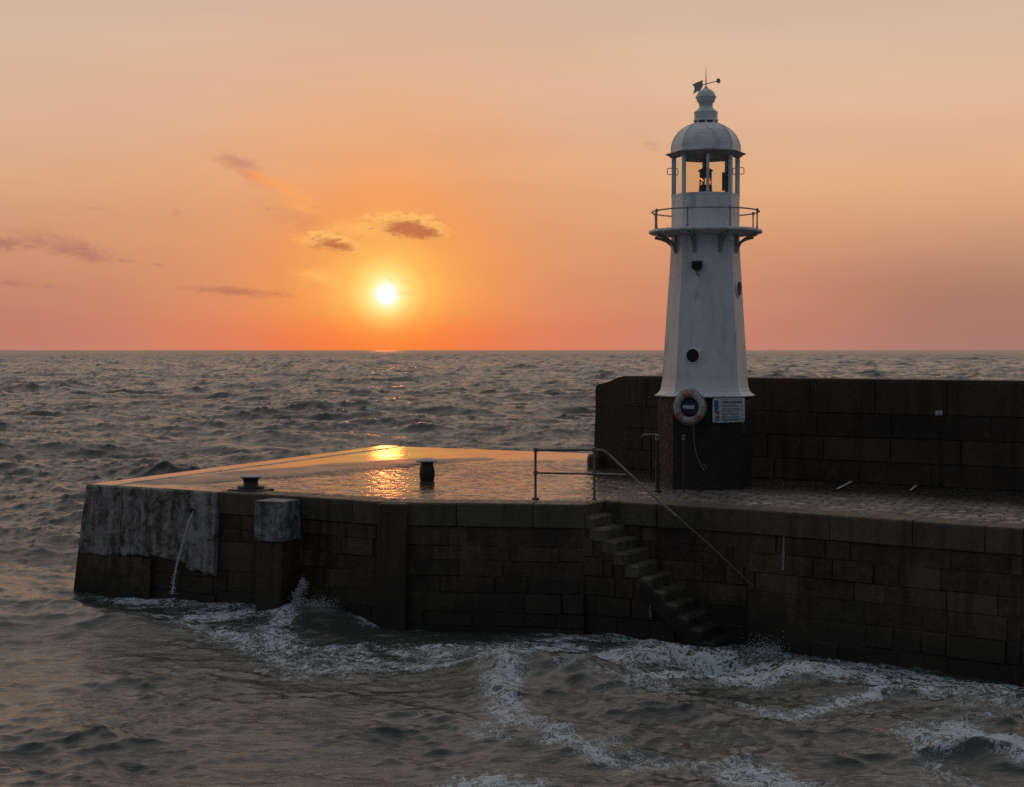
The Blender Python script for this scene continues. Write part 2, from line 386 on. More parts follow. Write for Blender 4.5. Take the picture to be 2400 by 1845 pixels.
# ------------------------------------------------------------------ the sea
def spectrum_tile(L, N, wind, wdir, lmin, lmax, seed, spread=2.0, slope=4.0):
    r = np.random.default_rng(seed)
    k1 = 2*np.pi*np.fft.fftfreq(N, L/N); KX, KY = np.meshgrid(k1, k1, indexing='ij')
    k = np.hypot(KX, KY); k[0, 0] = 1
    Lw = wind*wind/9.81
    S = np.exp(-1/(k*Lw)**2)/k**slope
    c = (KX*math.cos(wdir)+KY*math.sin(wdir))/k
    S *= np.abs(c)**spread*np.where(c < 0, .25, 1)+.03
    S *= (k < 2*np.pi/lmin)*(k > 2*np.pi/lmax); S[0, 0] = 0
    S *= np.exp(-(k*lmin/6.0)**2)
    A = np.sqrt(S)*(r.normal(size=(N, N))+1j*r.normal(size=(N, N)))
    h = np.real(np.fft.ifft2(A)); sc = 1/h.std()
    Dx = np.real(np.fft.ifft2(-1j*KX/k*A))*sc; Dy = np.real(np.fft.ifft2(-1j*KY/k*A))*sc
    return h*sc, Dx, Dy
def sample(T, L, X, Y):
    N = T.shape[0]; gx = (X/L*N) % N; gy = (Y/L*N) % N
    i = np.floor(gx).astype(np.int32); j = np.floor(gy).astype(np.int32); fx = gx-i; fy = gy-j
    fx = fx.astype(np.float32); fy = fy.astype(np.float32)
    i %= N; j %= N; i1 = (i+1) % N; j1 = (j+1) % N
    return (T[i, j]*(1-fx)+T[i1, j]*fx)*(1-fy)+(T[i, j1]*(1-fx)+T[i1, j1]*fx)*fy

A_ = P(207, 1136); F1 = P(514, 1154); F2 = P(711, 1164.7); F3 = P(893, 1177); F4 = P(1371, 1184)
R0 = P(1421, 1174); R1 = P(1757, 1194.6); R2 = P(2400, 1239.6); Rdir = (R2-R1).normalized(); R3 = R2+Rdir*14
B_ = P(899, 1045); C_ = P(1391, 1062.7)
PB0, PB1, PB2 = Vector((2.21, 38.44, ZD)), Vector((5.72, 35.0, ZD)), Vector((11.15, 31.45, ZD)); PB3 = PB2+(PB2-PB1).normalized()*16

FRONTLINE = [A_, F1, F2, F3, F4, R1, R2, R3]
def wall_y(x):                                # y of the harbour-side wall at x
    return np.interp(x, [q.x for q in FRONTLINE], [q.y for q in FRONTLINE], left=A_.y+2.0)

FOAM = [  # (pixels on the water, half-width across in metres, strength)
    ([(330,1408),(400,1402),(480,1405),(592,1396)], .55, .95), ([(330,1415),(420,1425),(520,1440)], .7, .6),
    ([(480,1462),(600,1446),(690,1424),(740,1420)], .35, 1.0), ([(740,1424),(800,1440),(885,1470)], .22, .85),
    ([(430,1480),(520,1490),(600,1480),(660,1470)], .6, .55), ([(560,1480),(620,1520),(680,1550),(760,1560),(880,1560)], .6, .62),
    ([(660,1450),(640,1490),(700,1520)], .35, .8),
    ([(880,1520),(1000,1535),(1120,1530),(1260,1500)], .45, .62), ([(1000,1560),(1120,1555),(1220,1535),(1300,1520)], .5, .78),
    ([(1260,1500),(1330,1490)], .3, .8), ([(1160,1545),(1175,1590),(1165,1640),(1200,1690)], .42, .74),
    ([(1200,1690),(1280,1710),(1340,1730),(1400,1760)], .34, .72), ([(1400,1760),(1520,1770),(1640,1780),(1750,1800)], .3, .64), ([(1750,1800),(1830,1840)], .5, .9),
    ([(1400,1560),(1500,1545),(1600,1530),(1700,1545)], .75, .80), ([(1520,1610),(1620,1590),(1720,1600)], .6, .68), ([(1600,1530),(1700,1560),(1760,1600)], .5, .9),
    ([(1780,1560),(1840,1556),(1900,1568),(1960,1580)], .55, 1.25), ([(1720,1600),(1800,1600),(1880,1590)], .4, .9),
    ([(1950,1580),(2100,1578),(2250,1584),(2420,1594)], .09, 1.0),
    ([(2050,1600),(2110,1620),(2150,1650)], .45, .75), ([(1850,1690),(1900,1670),(1990,1650),(2110,1640)], .18, .85), ([(1740,1660),(1850,1690)], .25, .6),
    ([(2160,1760),(2260,1730),(2330,1745),(2400,1780)], .34, .9), ([(2200,1800),(2240,1830)], .3, .6),
    ([(1090,1800),(1180,1830),(1260,1860)], .55, .85), ([(1100,1700),(1160,1720)], .3, .6), ([(300,1600),(330,1660),(340,1720)], .25, .35),
    ([(170,1430),(260,1430),(330,1440)], .2, .6), ([(1850,1840),(2000,1820),(2200,1850)], .25, .5),
]
def seg_dist(X, Y, a, b):
    ax, ay, bx, by = a.x, a.y, b.x, b.y; l2 = (bx-ax)**2+(by-ay)**2+1e-9
    t = np.clip(((X-ax)*(bx-ax)+(Y-ay)*(by-ay))/l2, 0, 1)
    return np.hypot(X-ax-t*(bx-ax), Y-ay-t*(by-ay))

def build_sea():
    ths = np.concatenate([np.linspace(-100, -24, 60)[:-1], np.linspace(-24, 24, 620), np.linspace(24, 100, 60)[1:]])*math.pi/180
    rs = [9.0]
    while rs[-1] < 40000:
        r = rs[-1]; rs.append(r+max(.045, .0026*r if r < 900 else .0026*r*(r/900)**.35))
    rs = np.array(rs)
    TH, RR = np.meshgrid(ths, rs, indexing='xy')
    X = RR*np.sin(TH); Y = RR*np.cos(TH)
    wd = R(250)
    h1, x1, y1 = spectrum_tile(173., 1024, 5.0, wd, .8, 60, 3, 12, 3.35)
    h2, x2, y2 = spectrum_tile(27.3, 512, 4.0, wd+.25, .13, 2.2, 5, 4.0, 2.75)
    ca, sa = math.cos(.5), math.sin(.5)
    # open sea outside, calmer water in the lee of the pier
    inside = sstep(-17, -8.5, X+(Y-30)*.25)*sstep(3, -1.5, Y-wall_y(X))
    far = 1-.25*sstep(500, 5000, RR)
    a1 = (.165*(1-inside)+.078*inside)*far
    gust = .6+.8*fbm(X/9, Y/14, 3, 40)
    a2 = (.040*(1-inside)+.021*inside)*(1-.6*sstep(200, 900, RR))*gust*(1-.15*(1-inside))
    H1 = sample(h1, 173., X, Y); H1b = sample(h1, 173., (X*ca-Y*sa)*2.3+31, (X*sa+Y*ca)*2.3+77)
    H1c = sample(h1, 173., (X*ca+Y*sa)*.47+11, (-X*sa*.4+Y*ca)*.47+51)
    patch = .6+.75*sstep(.3, .7, fbm(X/3.1, Y/4.3, 3, 44))
    a1 = a1*(1+inside*(patch-1)); a2 = a2*(1+inside*(patch*1.1-1))
    Zs = a1*H1+(.13*(1-inside)+.10)*H1c*far+.13*a1*H1b+a2*sample(h2, 27.3, X, Y)
    # sharpen crests
    Zs = Zs+.35*np.maximum(Zs, 0)**2
    ch = -.85
    Xd = X+ch*(a1*sample(x1, 173., X, Y)+1.2*a2*sample(x2, 27.3, X, Y))
    Yd = Y+ch*(a1*sample(y1, 173., X, Y)+1.2*a2*sample(y2, 27.3, X, Y))
    # foam map
    near = RR[:, 0] < 40; foam = np.zeros_like(X)
    Xn, Yn = X[near], Y[near]
    wx = (fbm(Xn*1.3, Yn*1.3, 3, 60)-.44)*1.3; wy = (fbm(Xn*1.3+40, Yn*1.3+9, 3, 61)-.44)*1.3
    fo = np.zeros_like(Xn)
    for pts, w, s in FOAM:
        w3 = [P(u, v, 0) for u, v in pts]; dd = None
        for a, b in zip(w3[:-1], w3[1:]):
            q = seg_dist(Xn+wx*min(1, w*2), Yn+wy*min(1, w*2), a, b); dd = q if dd is None else np.minimum(dd, q)
        fo = np.maximum(fo, s*1.0*np.exp(-(dd/w)**1.5*.45))
    wd_ = np.maximum(wall_y(Xn)-Yn, 0)
    gen = sstep(9, 1.0, wd_)*sstep(-9.5, -6.5, Xn)*(.30+.42*sstep(.42, .62, fbm(Xn*.55+3, Yn*.9, 4, 77)))
    gen = gen+.22*sstep(-1.5, 1.0, Xn)*sstep(.45, .6, fbm(Xn*.6+30, Yn*.8, 4, 78))
    fo = np.maximum(fo, np.minimum(gen, .66))
    foam[near] = fo
    # water piled against the wall, a hump by the steps and swell inside the harbour
    def hump(u, v, a, sx, sy, rot=-.45):
        nonlocal Zs
        c = P(u, v, 0); px = X-c.x; py = Y-c.y; cx, sx_ = math.cos(rot), math.sin(rot)
        e = ((px*cx+py*sx_)/sx)**2+((-px*sx_+py*cx)/sy)**2
        Zs = Zs+a*np.exp(-e)
    hump(730, 1455, .42, 1.0, .45); hump(560, 1405, .22, .5, .4); hump(1850, 1580, .26, .9, .5, -.55); hump(1330, 1590, .30, 1.3, .6); hump(1160, 1590, .16, .5, 1.2, .1)
    hump(1730, 1555, -.62, .85, .8); hump(2330, 1790, .20, .9, .35); hump(230, 1400, -.20, 1.6, 1.0); hump(300, 1475, .16, 1.2, .4); hump(1060, 1530, .14, .8, .3)
    Zs = Zs+foam*.05*fbm(X*5, Y*5, 3, 21)
    # whitecaps far out where crests are steep
    wc = sstep(.68, .95, Zs)*(1-inside)*sstep(.52, .62, fbm(X/5, Y/5, 3, 90))
    foam = np.maximum(foam, wc*.9)
    return grid_mesh('sea', Xd, Yd, Zs-.03, M['sea'], None, {'foam': foam, 'inside': inside})

def sea_material():
    m, n, b = material('sea_water'); p = n.pos(); fo = n.attr('foam'); ins = n.attr('inside')
    cd = n.vm('LENGTH', n.scale(p, (1, 1, 0)))
    # lacy foam
    w = n.noise(p, 1.3, 4, .6)
    pw = n.vm('ADD', n.scale(p, (1, 1, .5)), n.scale(n.comb(w, n.noise(n.scale(p, (1.1,.9,1)), 1.7, 4, .6), 0), (1.1, 1.1, 1)))
    fz = n.noise(p, 5, 4, .62, .8)
    fa = n.m('ABSOLUTE', n.m('SUBTRACT', n.noise(pw, 2.0, 3, .5, 1.8), .5)); fb_ = n.m('ABSOLUTE', n.m('SUBTRACT', n.noise(pw, 5.2, 3, .55, 1.5), .5))
    fil = n.m('MINIMUM', n.m('MULTIPLY', fa, 6.5), n.m('MULTIPLY', fb_, 6.0))
    val = n.m('SUBTRACT', n.m('ADD', n.m('MULTIPLY', fo, 1.0), n.m('MULTIPLY', n.m('SUBTRACT', fz, .5), .62)), n.m('ADD', n.m('MULTIPLY', fil, 1.25), .27))
    mask = n.m('MULTIPLY', n.step(val, -.02, .34), n.step(fo, .05, .4))
    b.inputs['IOR'].default_value = 1.5
    n.put(b.inputs['Base Color'], n.mix(mask, n.mix(ins, (.034,.038,.034), (.052,.059,.050)), n.mix(fz, (.36,.42,.44), (.64,.72,.76))))
    rr = n.m('MAXIMUM', n.step(cd, 26, 110, .035, .20), n.step(cd, 100, 1500, .18, .34))
    n.put(b.inputs['Roughness'], n.mix(mask, rr, .75))
    # ripples
    r1 = n.noise(n.scale(p, (.55, 1.7, 1)), 5.2, 4, .62, .9); r2 = n.noise(n.scale(p, (.6, 1.4, 1)), 1.5, 3, .55, .4)
    fade = n.step(cd, 60, 900, 1, .8)
    bu = n.new('ShaderNodeBump'); n.put(bu.inputs['Height'], n.m('ADD', r1, n.m('MULTIPLY', r2, 1.2)))
    n.put(bu.inputs['Strength'], n.m('MULTIPLY', fade, n.m('MULTIPLY', n.m('SUBTRACT', .58, n.m('MULTIPLY', ins, .22)), n.step(n.noise(n.scale(p, (.5, .8, 1)), 1.1, 3, .55, .4), .34, .62, .45, 1.15)))); bu.inputs['Distance'].default_value = .07
    bf = n.bump(fz, .4, .05, bu.outputs[0])
    mixn = n.new('ShaderNodeMix', data_type='VECTOR'); n.put(mixn.inputs[0], mask); n.put(mixn.inputs[4], bu.outputs[0]); n.put(mixn.inputs[5], bf)
    n.put(b.inputs['Normal'], mixn.outputs[1])
    return m
M['sea'] = sea_material()
tag(build_sea(), 'choppy grey-brown sea with foam along the pier foot', 'sea', kind='structure')

# ------------------------------------------------------------------ the pier
pier = empty('stone_pier', (0, 34, 0), 'low dark stone pier with a wet orange-lit deck running out into the sea', 'pier')
UP = Vector((0, 0, 1))
def out(a, b):                                # outward (harbour side) normal of a front edge
    t = (b-a).normalized(); return Vector((t.y, -t.x, 0))
def ashlar(mb, a, b, z0, z1, batter, ch, bl, depth=.015, jit=.010, gap=.004, off=0., taper=None):
    t = Vector((b.x-a.x, b.y-a.y, 0)); L = t.length; t.normalize(); n_ = Vector((t.y, -t.x, 0)); a0 = Vector((a.x, a.y, 0))
    def pt(s, z, o): return a0+t*s+n_*(o+off+batter*(z1-z))+UP*z
    mb.t = .45; mb.add([pt(0, z0, 0), pt(L, z0, 0), pt(L, z1, 0), pt(0, z1, 0)], [(0,1,2,3)])
    z = z1
    while z > z0+.05:
        h = random.uniform(*ch); zb = max(z-h, z0)
        if zb-z0 < .15: zb = z0
        s = -random.uniform(0, bl[0]*.8)
        while s < L:
            w = random.uniform(*bl); s0, s1 = max(s, 0), min(s+w, L); s += w
            if s1-s0 < .06: continue
            if random.random() < .03: continue
            g = gap*random.uniform(.6, 1.6); e = .010*random.uniform(.7, 2.2); o = depth+random.uniform(-jit, jit)+(random.uniform(.01, .025) if random.random() < .12 else 0)
            mb.t = random.random()**1.3
            q0 = [pt(s0+g/2, zb+g/2, 0), pt(s1-g/2, zb+g/2, 0), pt(s1-g/2, z-g/2, 0), pt(s0+g/2, z-g/2, 0)]
            j = lambda: random.uniform(-.012, .012)
            q1 = [pt(s0+g/2+e, zb+g/2+e, o+j()), pt(s1-g/2-e, zb+g/2+e, o+j()), pt(s1-g/2-e, z-g/2-e, o+j()), pt(s0+g/2+e, z-g/2-e, o+j())]
            mb.add(q0+q1, [(4,5,6,7), (0,1,5,4), (1,2,6,5), (2,3,7,6), (3,0,4,7)])
        z = zb
    mb.t = .5
CH, BL = (.27, .44), (.35, 1.15)
CP = .46                                      # coping height
mb = MB()
for a, b in ((A_, F1), (F1, F2), (F2, F3), (F3, F4)): ashlar(mb, a, b, -1.5, ZD-CP-.004, .07, CH, BL)
# the step recess: end of the forward wall, and the set-back wall to the right
ashlar(mb, F4, R0, -1.5, ZD-CP-.004, 0, CH, BL); ashlar(mb, R0-Rdir*.0, R1, -1.5, ZD-CP-.004, .02, CH, BL); ashlar(mb, R1, R2, -1.5, ZD-CP-.004, .05, CH, BL); ashlar(mb, R2, R3, -1.5, ZD-CP-.004, .05, CH, BL)
# seaward sides, plain
def sheet(a, b, z0=-1.5, z1=ZD-.02):
    mb.add([(a.x, a.y, z0), (b.x, b.y, z0), (b.x, b.y, z1), (a.x, a.y, z1)], [(0,1,2,3)])
BK = [B_, Vector((C_.x, C_.y, ZD)), Vector((7.2, 39.6, ZD)), Vector((12.6, 36.0, ZD)), Vector((25.5, 27.8, ZD))]
end_out = Vector(((A_-B_).y, -(A_-B_).x, 0)).normalized()*-1
nA = Vector((-.92, .38, 0))
mb.t = .3; mb.add([A_+nA*.28+UP*(-1.5-ZD), B_+nA*.28+UP*(-1.5-ZD), B_, A_], [(0,1,2,3)])
for a, b in zip(BK[:-1], BK[1:]): sheet(b, a)
sheet(R3, BK[-1])
mb.build('quay_wall', M['stone'], pier)

# coping stones along the edge
mb = MB()
def coping(a, b, h=CP, wdt=.62, proud=.05, bl=(1.1, 1.9), seed=None):
    t = (b-a); L = t.length; t.normalize(); n_ = out(a, b); s = 0
    while s < L-.01:
        w = random.uniform(*bl); s1 = min(s+w, L)
        if L-s1 < .4: s1 = L
        g = .008; e = .03; pr = proud+random.uniform(-.012, .015); dz = random.uniform(-.004, .006)
        def pt(u, o, z): return Vector((a.x, a.y, 0))+t*u+n_*o+UP*z
        mb.t = random.uniform(.25, 1)
        z0, z1 = ZD-h, ZD+.012+dz
        prof = [(-wdt, z0), (pr-.01, z0), (pr, z0+.02), (pr, z1-e*1.3), (pr-e*.35, z1-e*.45), (pr-e*1.3, z1), (-wdt, z1)]
        vs = [pt(s+g, o, z) for o, z in prof]+[pt(s1-g, o, z) for o, z in prof]; k = len(prof)
        fs = [tuple(range(k)), tuple(range(2*k-1, k-1, -1))]+[(i, k+i, k+(i+1) % k, (i+1) % k) for i in range(k)]
        mb.add(vs, fs); s = s1
    mb.t = .5
coping(F1, F2); coping(F2, F3); coping(F3, F4); coping(F4, R0, wdt=.3, proud=.0); coping(R0, R1); coping(R1, R2); coping(R2, R3)
mb.build('coping', M['coping'], pier)

# deck: one wet relief sheet
FR = [A_, F1, F2, F3, F4, R0, R1, R2, R3]
kB = B_; d1 = (C_-B_)
BKd = [B_, B_+d1*.30, B_+d1*.46, B_+d1*.62, C_+Vector((-.3,.15,0)), C_, BK[2], BK[3], BK[4]]
rows = []
NT_ = 230
tt = np.linspace(.0, 1, NT_)**1.15
for i in range(len(FR)-1):
    L = max((FR[i+1]-FR[i]).length, (BKd[i+1]-BKd[i]).length); k = max(2, int(L/.05))
    for s in np.linspace(0, 1, k, endpoint=(i == len(FR)-2)):
        f = FR[i].lerp(FR[i+1], s); q = BKd[i].lerp(BKd[i+1], s)
        rows.append(np.stack([f.x+(q.x-f.x)*tt, f.y+(q.y-f.y)*tt], -1))
G = np.array(rows); X, Y = G[..., 0], G[..., 1]
band = [P(370, 1129), P(470, 1124), P(600, 1114), P(700, 1105), P(850, 1092), P(1000, 1080), P(1120, 1076)]
bw = [.45, .8, 1.5, 1.6, 1.3, .8, .3]
dry = np.zeros_like(X)
wob = (fbm(X*.5, Y*.5, 4, 12)-.45)*2.2; wob2 = (fbm(X*.35+9, Y*2.5, 4, 13)-.45)*1.2
for a, b, wa, wb in zip(band[:-1], band[1:], bw[:-1], bw[1:]):
    dry = np.maximum(dry, 1-sstep(.72, 1.12, seg_dist(X, Y+wob*.45, a, b)/((wa+wb)/2)+wob2*.18))
fline = np.interp(X, [q.x for q in FR], [q.y for q in FR]); depth_in = Y-fline
bx = np.array([q.x for q in band]+[P(1391, 1073).x]); by_ = np.array([q.y for q in band]+[P(1391, 1073).y])
rough_zone = sstep(.3, -1.4, Y+wob*.45-np.interp(X, bx, by_))
right = sstep(1.2, 3.5, X)
rough_zone = np.maximum(rough_zone*sstep(-8.3, -6.4, X), right)
# worn setts: uneven flags with sunk joints
def setts(X, Y, sx, sy, seed):
    u = X*.85+Y*-.2; v = Y; rowi = np.floor(v/sy); sh = (rowi*.37) % 1
    fu = (u/sx+sh) % 1; fv = (v/sy) % 1
    dj = np.minimum(np.minimum(fu, 1-fu)*sx, np.minimum(fv, 1-fv)*sy)
    idx = vnoise(np.floor(u/sx+sh)*7.3, rowi*3.1, seed)
    return sstep(.0, .05, dj), idx
j1, i1 = setts(X+wob*.12, Y+wob2*.12, .42, .30, 70)
Zr = (fbm(X*.55, Y*.55, 4, 15)-.47)*.045+(fbm(X*3, Y*3, 4, 16)-.47)*.016
Zr = Zr*.30+rough_zone*(.72+1.0*right)*((j1-1)*.014*(.4+vnoise(X*.8, Y*.8, 5))+(i1-.5)*.010+(fbm(X*2.2, Y*5.5, 4, 17)-.47)*.030)
Zr *= sstep(0, .7, depth_in)*.9+.1
# expansion joint lines on the outer concrete
e1 = (B_-A_).normalized(); perp = Vector((e1.y, -e1.x, 0)); din = (X-A_.x)*perp.x+(Y-A_.y)*perp.y; dal = (X-A_.x)*e1.x+(Y-A_.y)*e1.y
Zr += np.where(din < .66, .014, 0)
Zr -= .02*(np.abs(din-.69) < .03)
grid_mesh('deck', X, Y, ZD-.004+Zr, M['deck'], pier, {'dry': np.clip(dry, 0, 1), 'tone': rough_zone, 'joint': j1, 'sett_lit': right*sstep(6.2, 3.2, depth_in+wob*.9)})  # pale mask fades inward, painting in the dark reflection by the parapet

# pale concrete facing at the pier head, brown foot under it
def slab(mb, a, b, z0a, z0b, z1, o0, batter, s0=0, s1=1):
    t = (b-a); n_ = out(a, b); p0 = a+t*s0; p1 = a+t*s1
    def pt(p, z, o): return Vector((p.x, p.y, 0))+n_*(o+batter*(ZD-z))+UP*z
    mb.hexa([pt(p0, z0a, -.05), pt(p0, z0a, o0), pt(p1, z0b, o0), pt(p1, z0b, -.05)], [pt(p0, z1, -.05), pt(p0, z1, o0), pt(p1, z1, o0), pt(p1, z1, -.05)])
mb = MB()
def ragged(s0, s1, z0a, z0b, z1, o0, bat=.075):
    k = max(4, int((s1-s0)*44)); ss = np.linspace(s0, s1, k+1); nj = fbm(ss*23+z0a*7, ss*0+4.1, 4, 31)-.47
    zb = np.interp(ss, [s0, s1], [z0a, z0b])+nj*.22; oo = o0+(fbm(ss*17, ss*0+9.7, 3, 32)-.47)*.03
    t = F1-A_; n_ = out(A_, F1); L = []
    for i in range(k+1):
        q_ = float(ss[i]); p = A_+t*q_; lean = t.normalized()*(-.10*max(0., 1-q_/.29)); edge = .012 if i in (0, k) else 0; zb_ = float(zb[i]); o_i = float(oo[i])
        L.append([Vector((p.x, p.y, 0))+lean*(ZD-z)+n_*(o+bat*(ZD-z))+UP*z for o, z in ((-.05, zb_), (o_i-.035, zb_), (o_i, zb_+.05), (o_i+.004, (zb_+z1)/2), (o_i-edge, z1-.035), (o_i-.03, z1), (-.05, z1))])
    vs = [v for c in L for v in c]; m_ = 7; fs = [tuple(range(m_)), tuple(range(len(vs)-1, len(vs)-1-m_, -1))]
    for i in range(k):
        for j in range(m_): fs.append((i*m_+j, i*m_+m_+j, i*m_+m_+(j+1) % m_, i*m_+(j+1) % m_))
    mb.add(vs, fs)
ragged(.0, .288, .93, .95, ZD+.012, .075); ragged(.294, .80, .95, .93, ZD+.014, .08); ragged(.803, 1.0, .80, .70, ZD+.010, .10)
fac = mb.build('concrete_facing', M['facing'], pier); fac['label'] = 'blotchy pale concrete facing at the pier head'
tdir_ = (F1-A_).normalized()
mb = MB(); slab(mb, A_, F1, -1.5, -1.5, .93, .07, .075, .0, .53)
for i, v in enumerate(mb.v):
    if i in (0, 1, 4, 5): v -= tdir_*(.10*(ZD-v.z))
ft = mb.build('concrete_foot', M['foot'], pier); ft['label'] = 'brown streaked lower concrete at the waterline'
mb = MB(); dh = A_+(F1-A_)*.792; n_ = out(A_, F1); hc = Q(453, 1197, dh.y-.16)
mb.lathe((0,0,0), [(.055,0),(.055,.1)], 14); 
rot = n_.to_track_quat('Z', 'Y'); mb.v = [hc+rot@(v+Vector((0,0,-.02))) for v in mb.v]
mb.build('drain_pipe', M['dark'], fac)

# pilasters (fender piers) against the wall
def pilaster(c_top, w, dpt, z0, z1, batter, t, mat, name, parent, bev=.03):
    n_ = Vector((t.y, -t.x, 0)); mb = MB()
    def ring(z, i=0.):
        o = dpt+batter*(ZD-z)-i
        return [Vector((c_top.x, c_top.y, 0))+t*sx+n_*oo+UP*z for sx, oo in ((-w/2+i, -.1), (-w/2+i, o-bev), (-w/2+bev+i, o), (w/2-bev-i, o), (w/2-i, o-bev), (w/2-i, -.1))]
    zs = [(z0, 0), (z0+(z1-z0)*.5, 0), (z1-bev, 0), (z1, bev*.7)]; vs = []; fs = []
    for z, i in zs: vs += ring(z, i)
    for k in range(len(zs)-1):
        for i in range(6): j = (i+1) % 6; fs.append((k*6+i, k*6+j, k*6+6+j, k*6+6+i))
    fs += [(5,4,3,2,1,0), tuple(range(18, 24))]
    mb.add(vs, fs); return mb.build(name, mat, parent)
tF = (F2-F1).normalized()
pc = P(668, 1172)+Vector((.10, .22, 0)); pc = F1+tF*((P(672, 1163)-F1).dot(tF))
pilaster(pc, .62, .62, -1.5, 1.60, .06, tF, M['stone'], 'pilaster', pier)
pb = pilaster(pc, .68, .68, 1.604, ZD-.05, .06, tF, M['block'], 'pilaster_cap', pier, .014); pb['label'] = 'pale concrete cap block on the pilaster'
tG = (F4-F3).normalized(); pc2 = F3+tG*.28+Vector((0, .05, 0))
pilaster(pc2, .60, .26, -1.5, ZD-.008, .05, tG, M['stone'], 'pilaster', pier)

# steps down the wall
sin_ = Vector((-Rdir.y, Rdir.x, 0)) if True else None
inw = Vector((.524, .852, 0)); tS = (R1-R0).normalized(); inw = Vector((-tS.y, tS.x, 0))
wS = (R0-F4).dot(inw); S0 = R0-inw*wS
st = MB(); NS = 15; run, rise = .262, .222
flight = None
stairs = bpy.data.objects.new('stairs', None); col.objects.link(stairs); stairs.parent = pier
for k in range(NS):
    mb = MB(); zt = ZD-rise*(k+1)+.0; x0 = -.12+k*run; wj = random.uniform(-.02, .02)
    a = S0+tS*x0; b = S0+tS*(x0+run+.035+random.uniform(0, .02)); mb.t = random.uniform(.5, 1)
    a = Vector((a.x, a.y, 0))-inw*(.02+wj); b = Vector((b.x, b.y, 0))-inw*(.02+wj); ii = inw*(wS+.0)
    zb = zt-rise-.02; dz = random.uniform(-.02, .02); e = .045
    mb.hexa([a+UP*zb, b+UP*zb, b+ii+UP*zb, a+ii+UP*zb], [a+UP*(zt-e), b+UP*(zt-e+dz), b+ii+UP*(zt-e+dz), a+ii+UP*(zt-e)])
    mb.hexa([a+UP*(zt-e), b+UP*(zt-e+dz), b+ii+UP*(zt-e+dz), a+ii+UP*(zt-e)], [a+tS*e+UP*zt+inw*e, b-tS*e+UP*(zt+dz)+inw*e, b-tS*e+ii+UP*(zt+dz), a+tS*e+ii+UP*zt])
    mb.build('step', M['steps'], stairs)
# masonry under the steps, flush with the forward wall
mb = MB()
for k in range(NS):
    x0 = -.12+k*run; a = S0+tS*x0; b = S0+tS*(x0+run); zt = ZD-rise*(k+2)-.02
    a = Vector((a.x, a.y, 0)); b = Vector((b.x, b.y, 0)); ii = inw*(wS-.01)
    if zt < -1.3: break
    mb.t = .3; mb.hexa([a-UP*1.5, b-UP*1.5, b+ii-UP*1.5, a+ii-UP*1.5], [a+UP*zt, b+UP*zt, b+ii+UP*zt, a+ii+UP*zt])
for c in range(9):                            # facing stones, cut to the slope
    zb = -1.2+c*.38; z1 = zb+.37
    xmax = (ZD-rise*2-z1)/rise*run-.12+.1
    s = -random.uniform(0, .3)
    while s < xmax:
        w = random.uniform(.5, .95); s0, s1 = max(s, -.10), min(s+w, xmax); s += w
        if s1-s0 < .12: continue
        o = .03+random.uniform(0, .03); mb.t = random.random()
        a = Vector((S0.x, S0.y, 0))+tS*(s0+.01); b = Vector((S0.x, S0.y, 0))+tS*(s1-.01)
        mb.hexa([a+UP*(zb+.01), a-inw*o+UP*(zb+.01), b-inw*o+UP*(zb+.01), b+UP*(zb+.01)], [a+UP*z1, a-inw*o+UP*z1, b-inw*o+UP*z1, b+UP*z1])
mb.build('stair_masonry', M['stone'], pier)
# kerb along the lower steps' outer edge, overhang shadow painted in its colour
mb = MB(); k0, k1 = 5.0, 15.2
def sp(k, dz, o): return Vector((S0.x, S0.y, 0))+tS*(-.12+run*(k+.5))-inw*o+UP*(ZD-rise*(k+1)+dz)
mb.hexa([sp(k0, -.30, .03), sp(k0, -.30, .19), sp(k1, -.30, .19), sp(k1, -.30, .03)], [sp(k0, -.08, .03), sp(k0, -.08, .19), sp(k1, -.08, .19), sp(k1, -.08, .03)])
mb.build('stair_kerb', M['weed_shade'], pier)

# pale mortar smeared down two joints of the wall
for (u, v0, v1, w, off) in ((1841, 1257, 1336, .045, .05), (1527, 1388, 1446, .03, None)):
    if off is None: base_ = S0-inw*.075; dr = tS
    else: base_ = R1-inw*.0; dr = (R2-R1).normalized(); 
    kk = (u-CX)/FPX; s_ = (kk*base_.y-base_.x)/(dr.x-kk*dr.y); q = base_+dr*s_; o_ = Vector((dr.y, -dr.x, 0))
    mb = MB(); zs = np.linspace(Zat(v0, q.y), Zat(v1, q.y), 9); vs = []; fs = []
    for i, z in enumerate(zs):
        j = random.uniform(.6, 1.15)*w/2; bat = .05*(ZD-CP-z) if off else 0
        for sg, oo in ((-1, -.02), (-1, .034), (1, .034), (1, -.02)): vs.append(Vector((q.x, q.y, 0))+dr*sg*j+o_*(oo+bat)+UP*z)
        if i:
            for c in range(4): d_ = (c+1) % 4; fs.append(((i-1)*4+c, (i-1)*4+d_, i*4+d_, i*4+c))
    fs += [(0,1,2,3), (35,34,33,32)]
    mb.add(vs, fs); mb.build('mortar_smear', M['mortar'], pier)

# painted lines on the deck by the parapet
for a, b, w in ((P(1962, 1149), P(2012, 1123), .07), (P(2134, 1152), P(2156, 1133), .05)):
    mb = MB(); t = (b-a).normalized(); s = Vector((t.y, -t.x, 0))*w/2
    k = 14; vs = []; fs = []
    for i in range(k+1):
        p = a.lerp(b, i/k); j = random.uniform(.7, 1.05); vs += [p-s*j+UP*.030, p+s*j+UP*.030]
        if i: fs.append((2*i-2, 2*i-1, 2*i+1, 2*i))
    mb.add(vs, fs); mb.build('painted_line', M['linepaint'], pier)

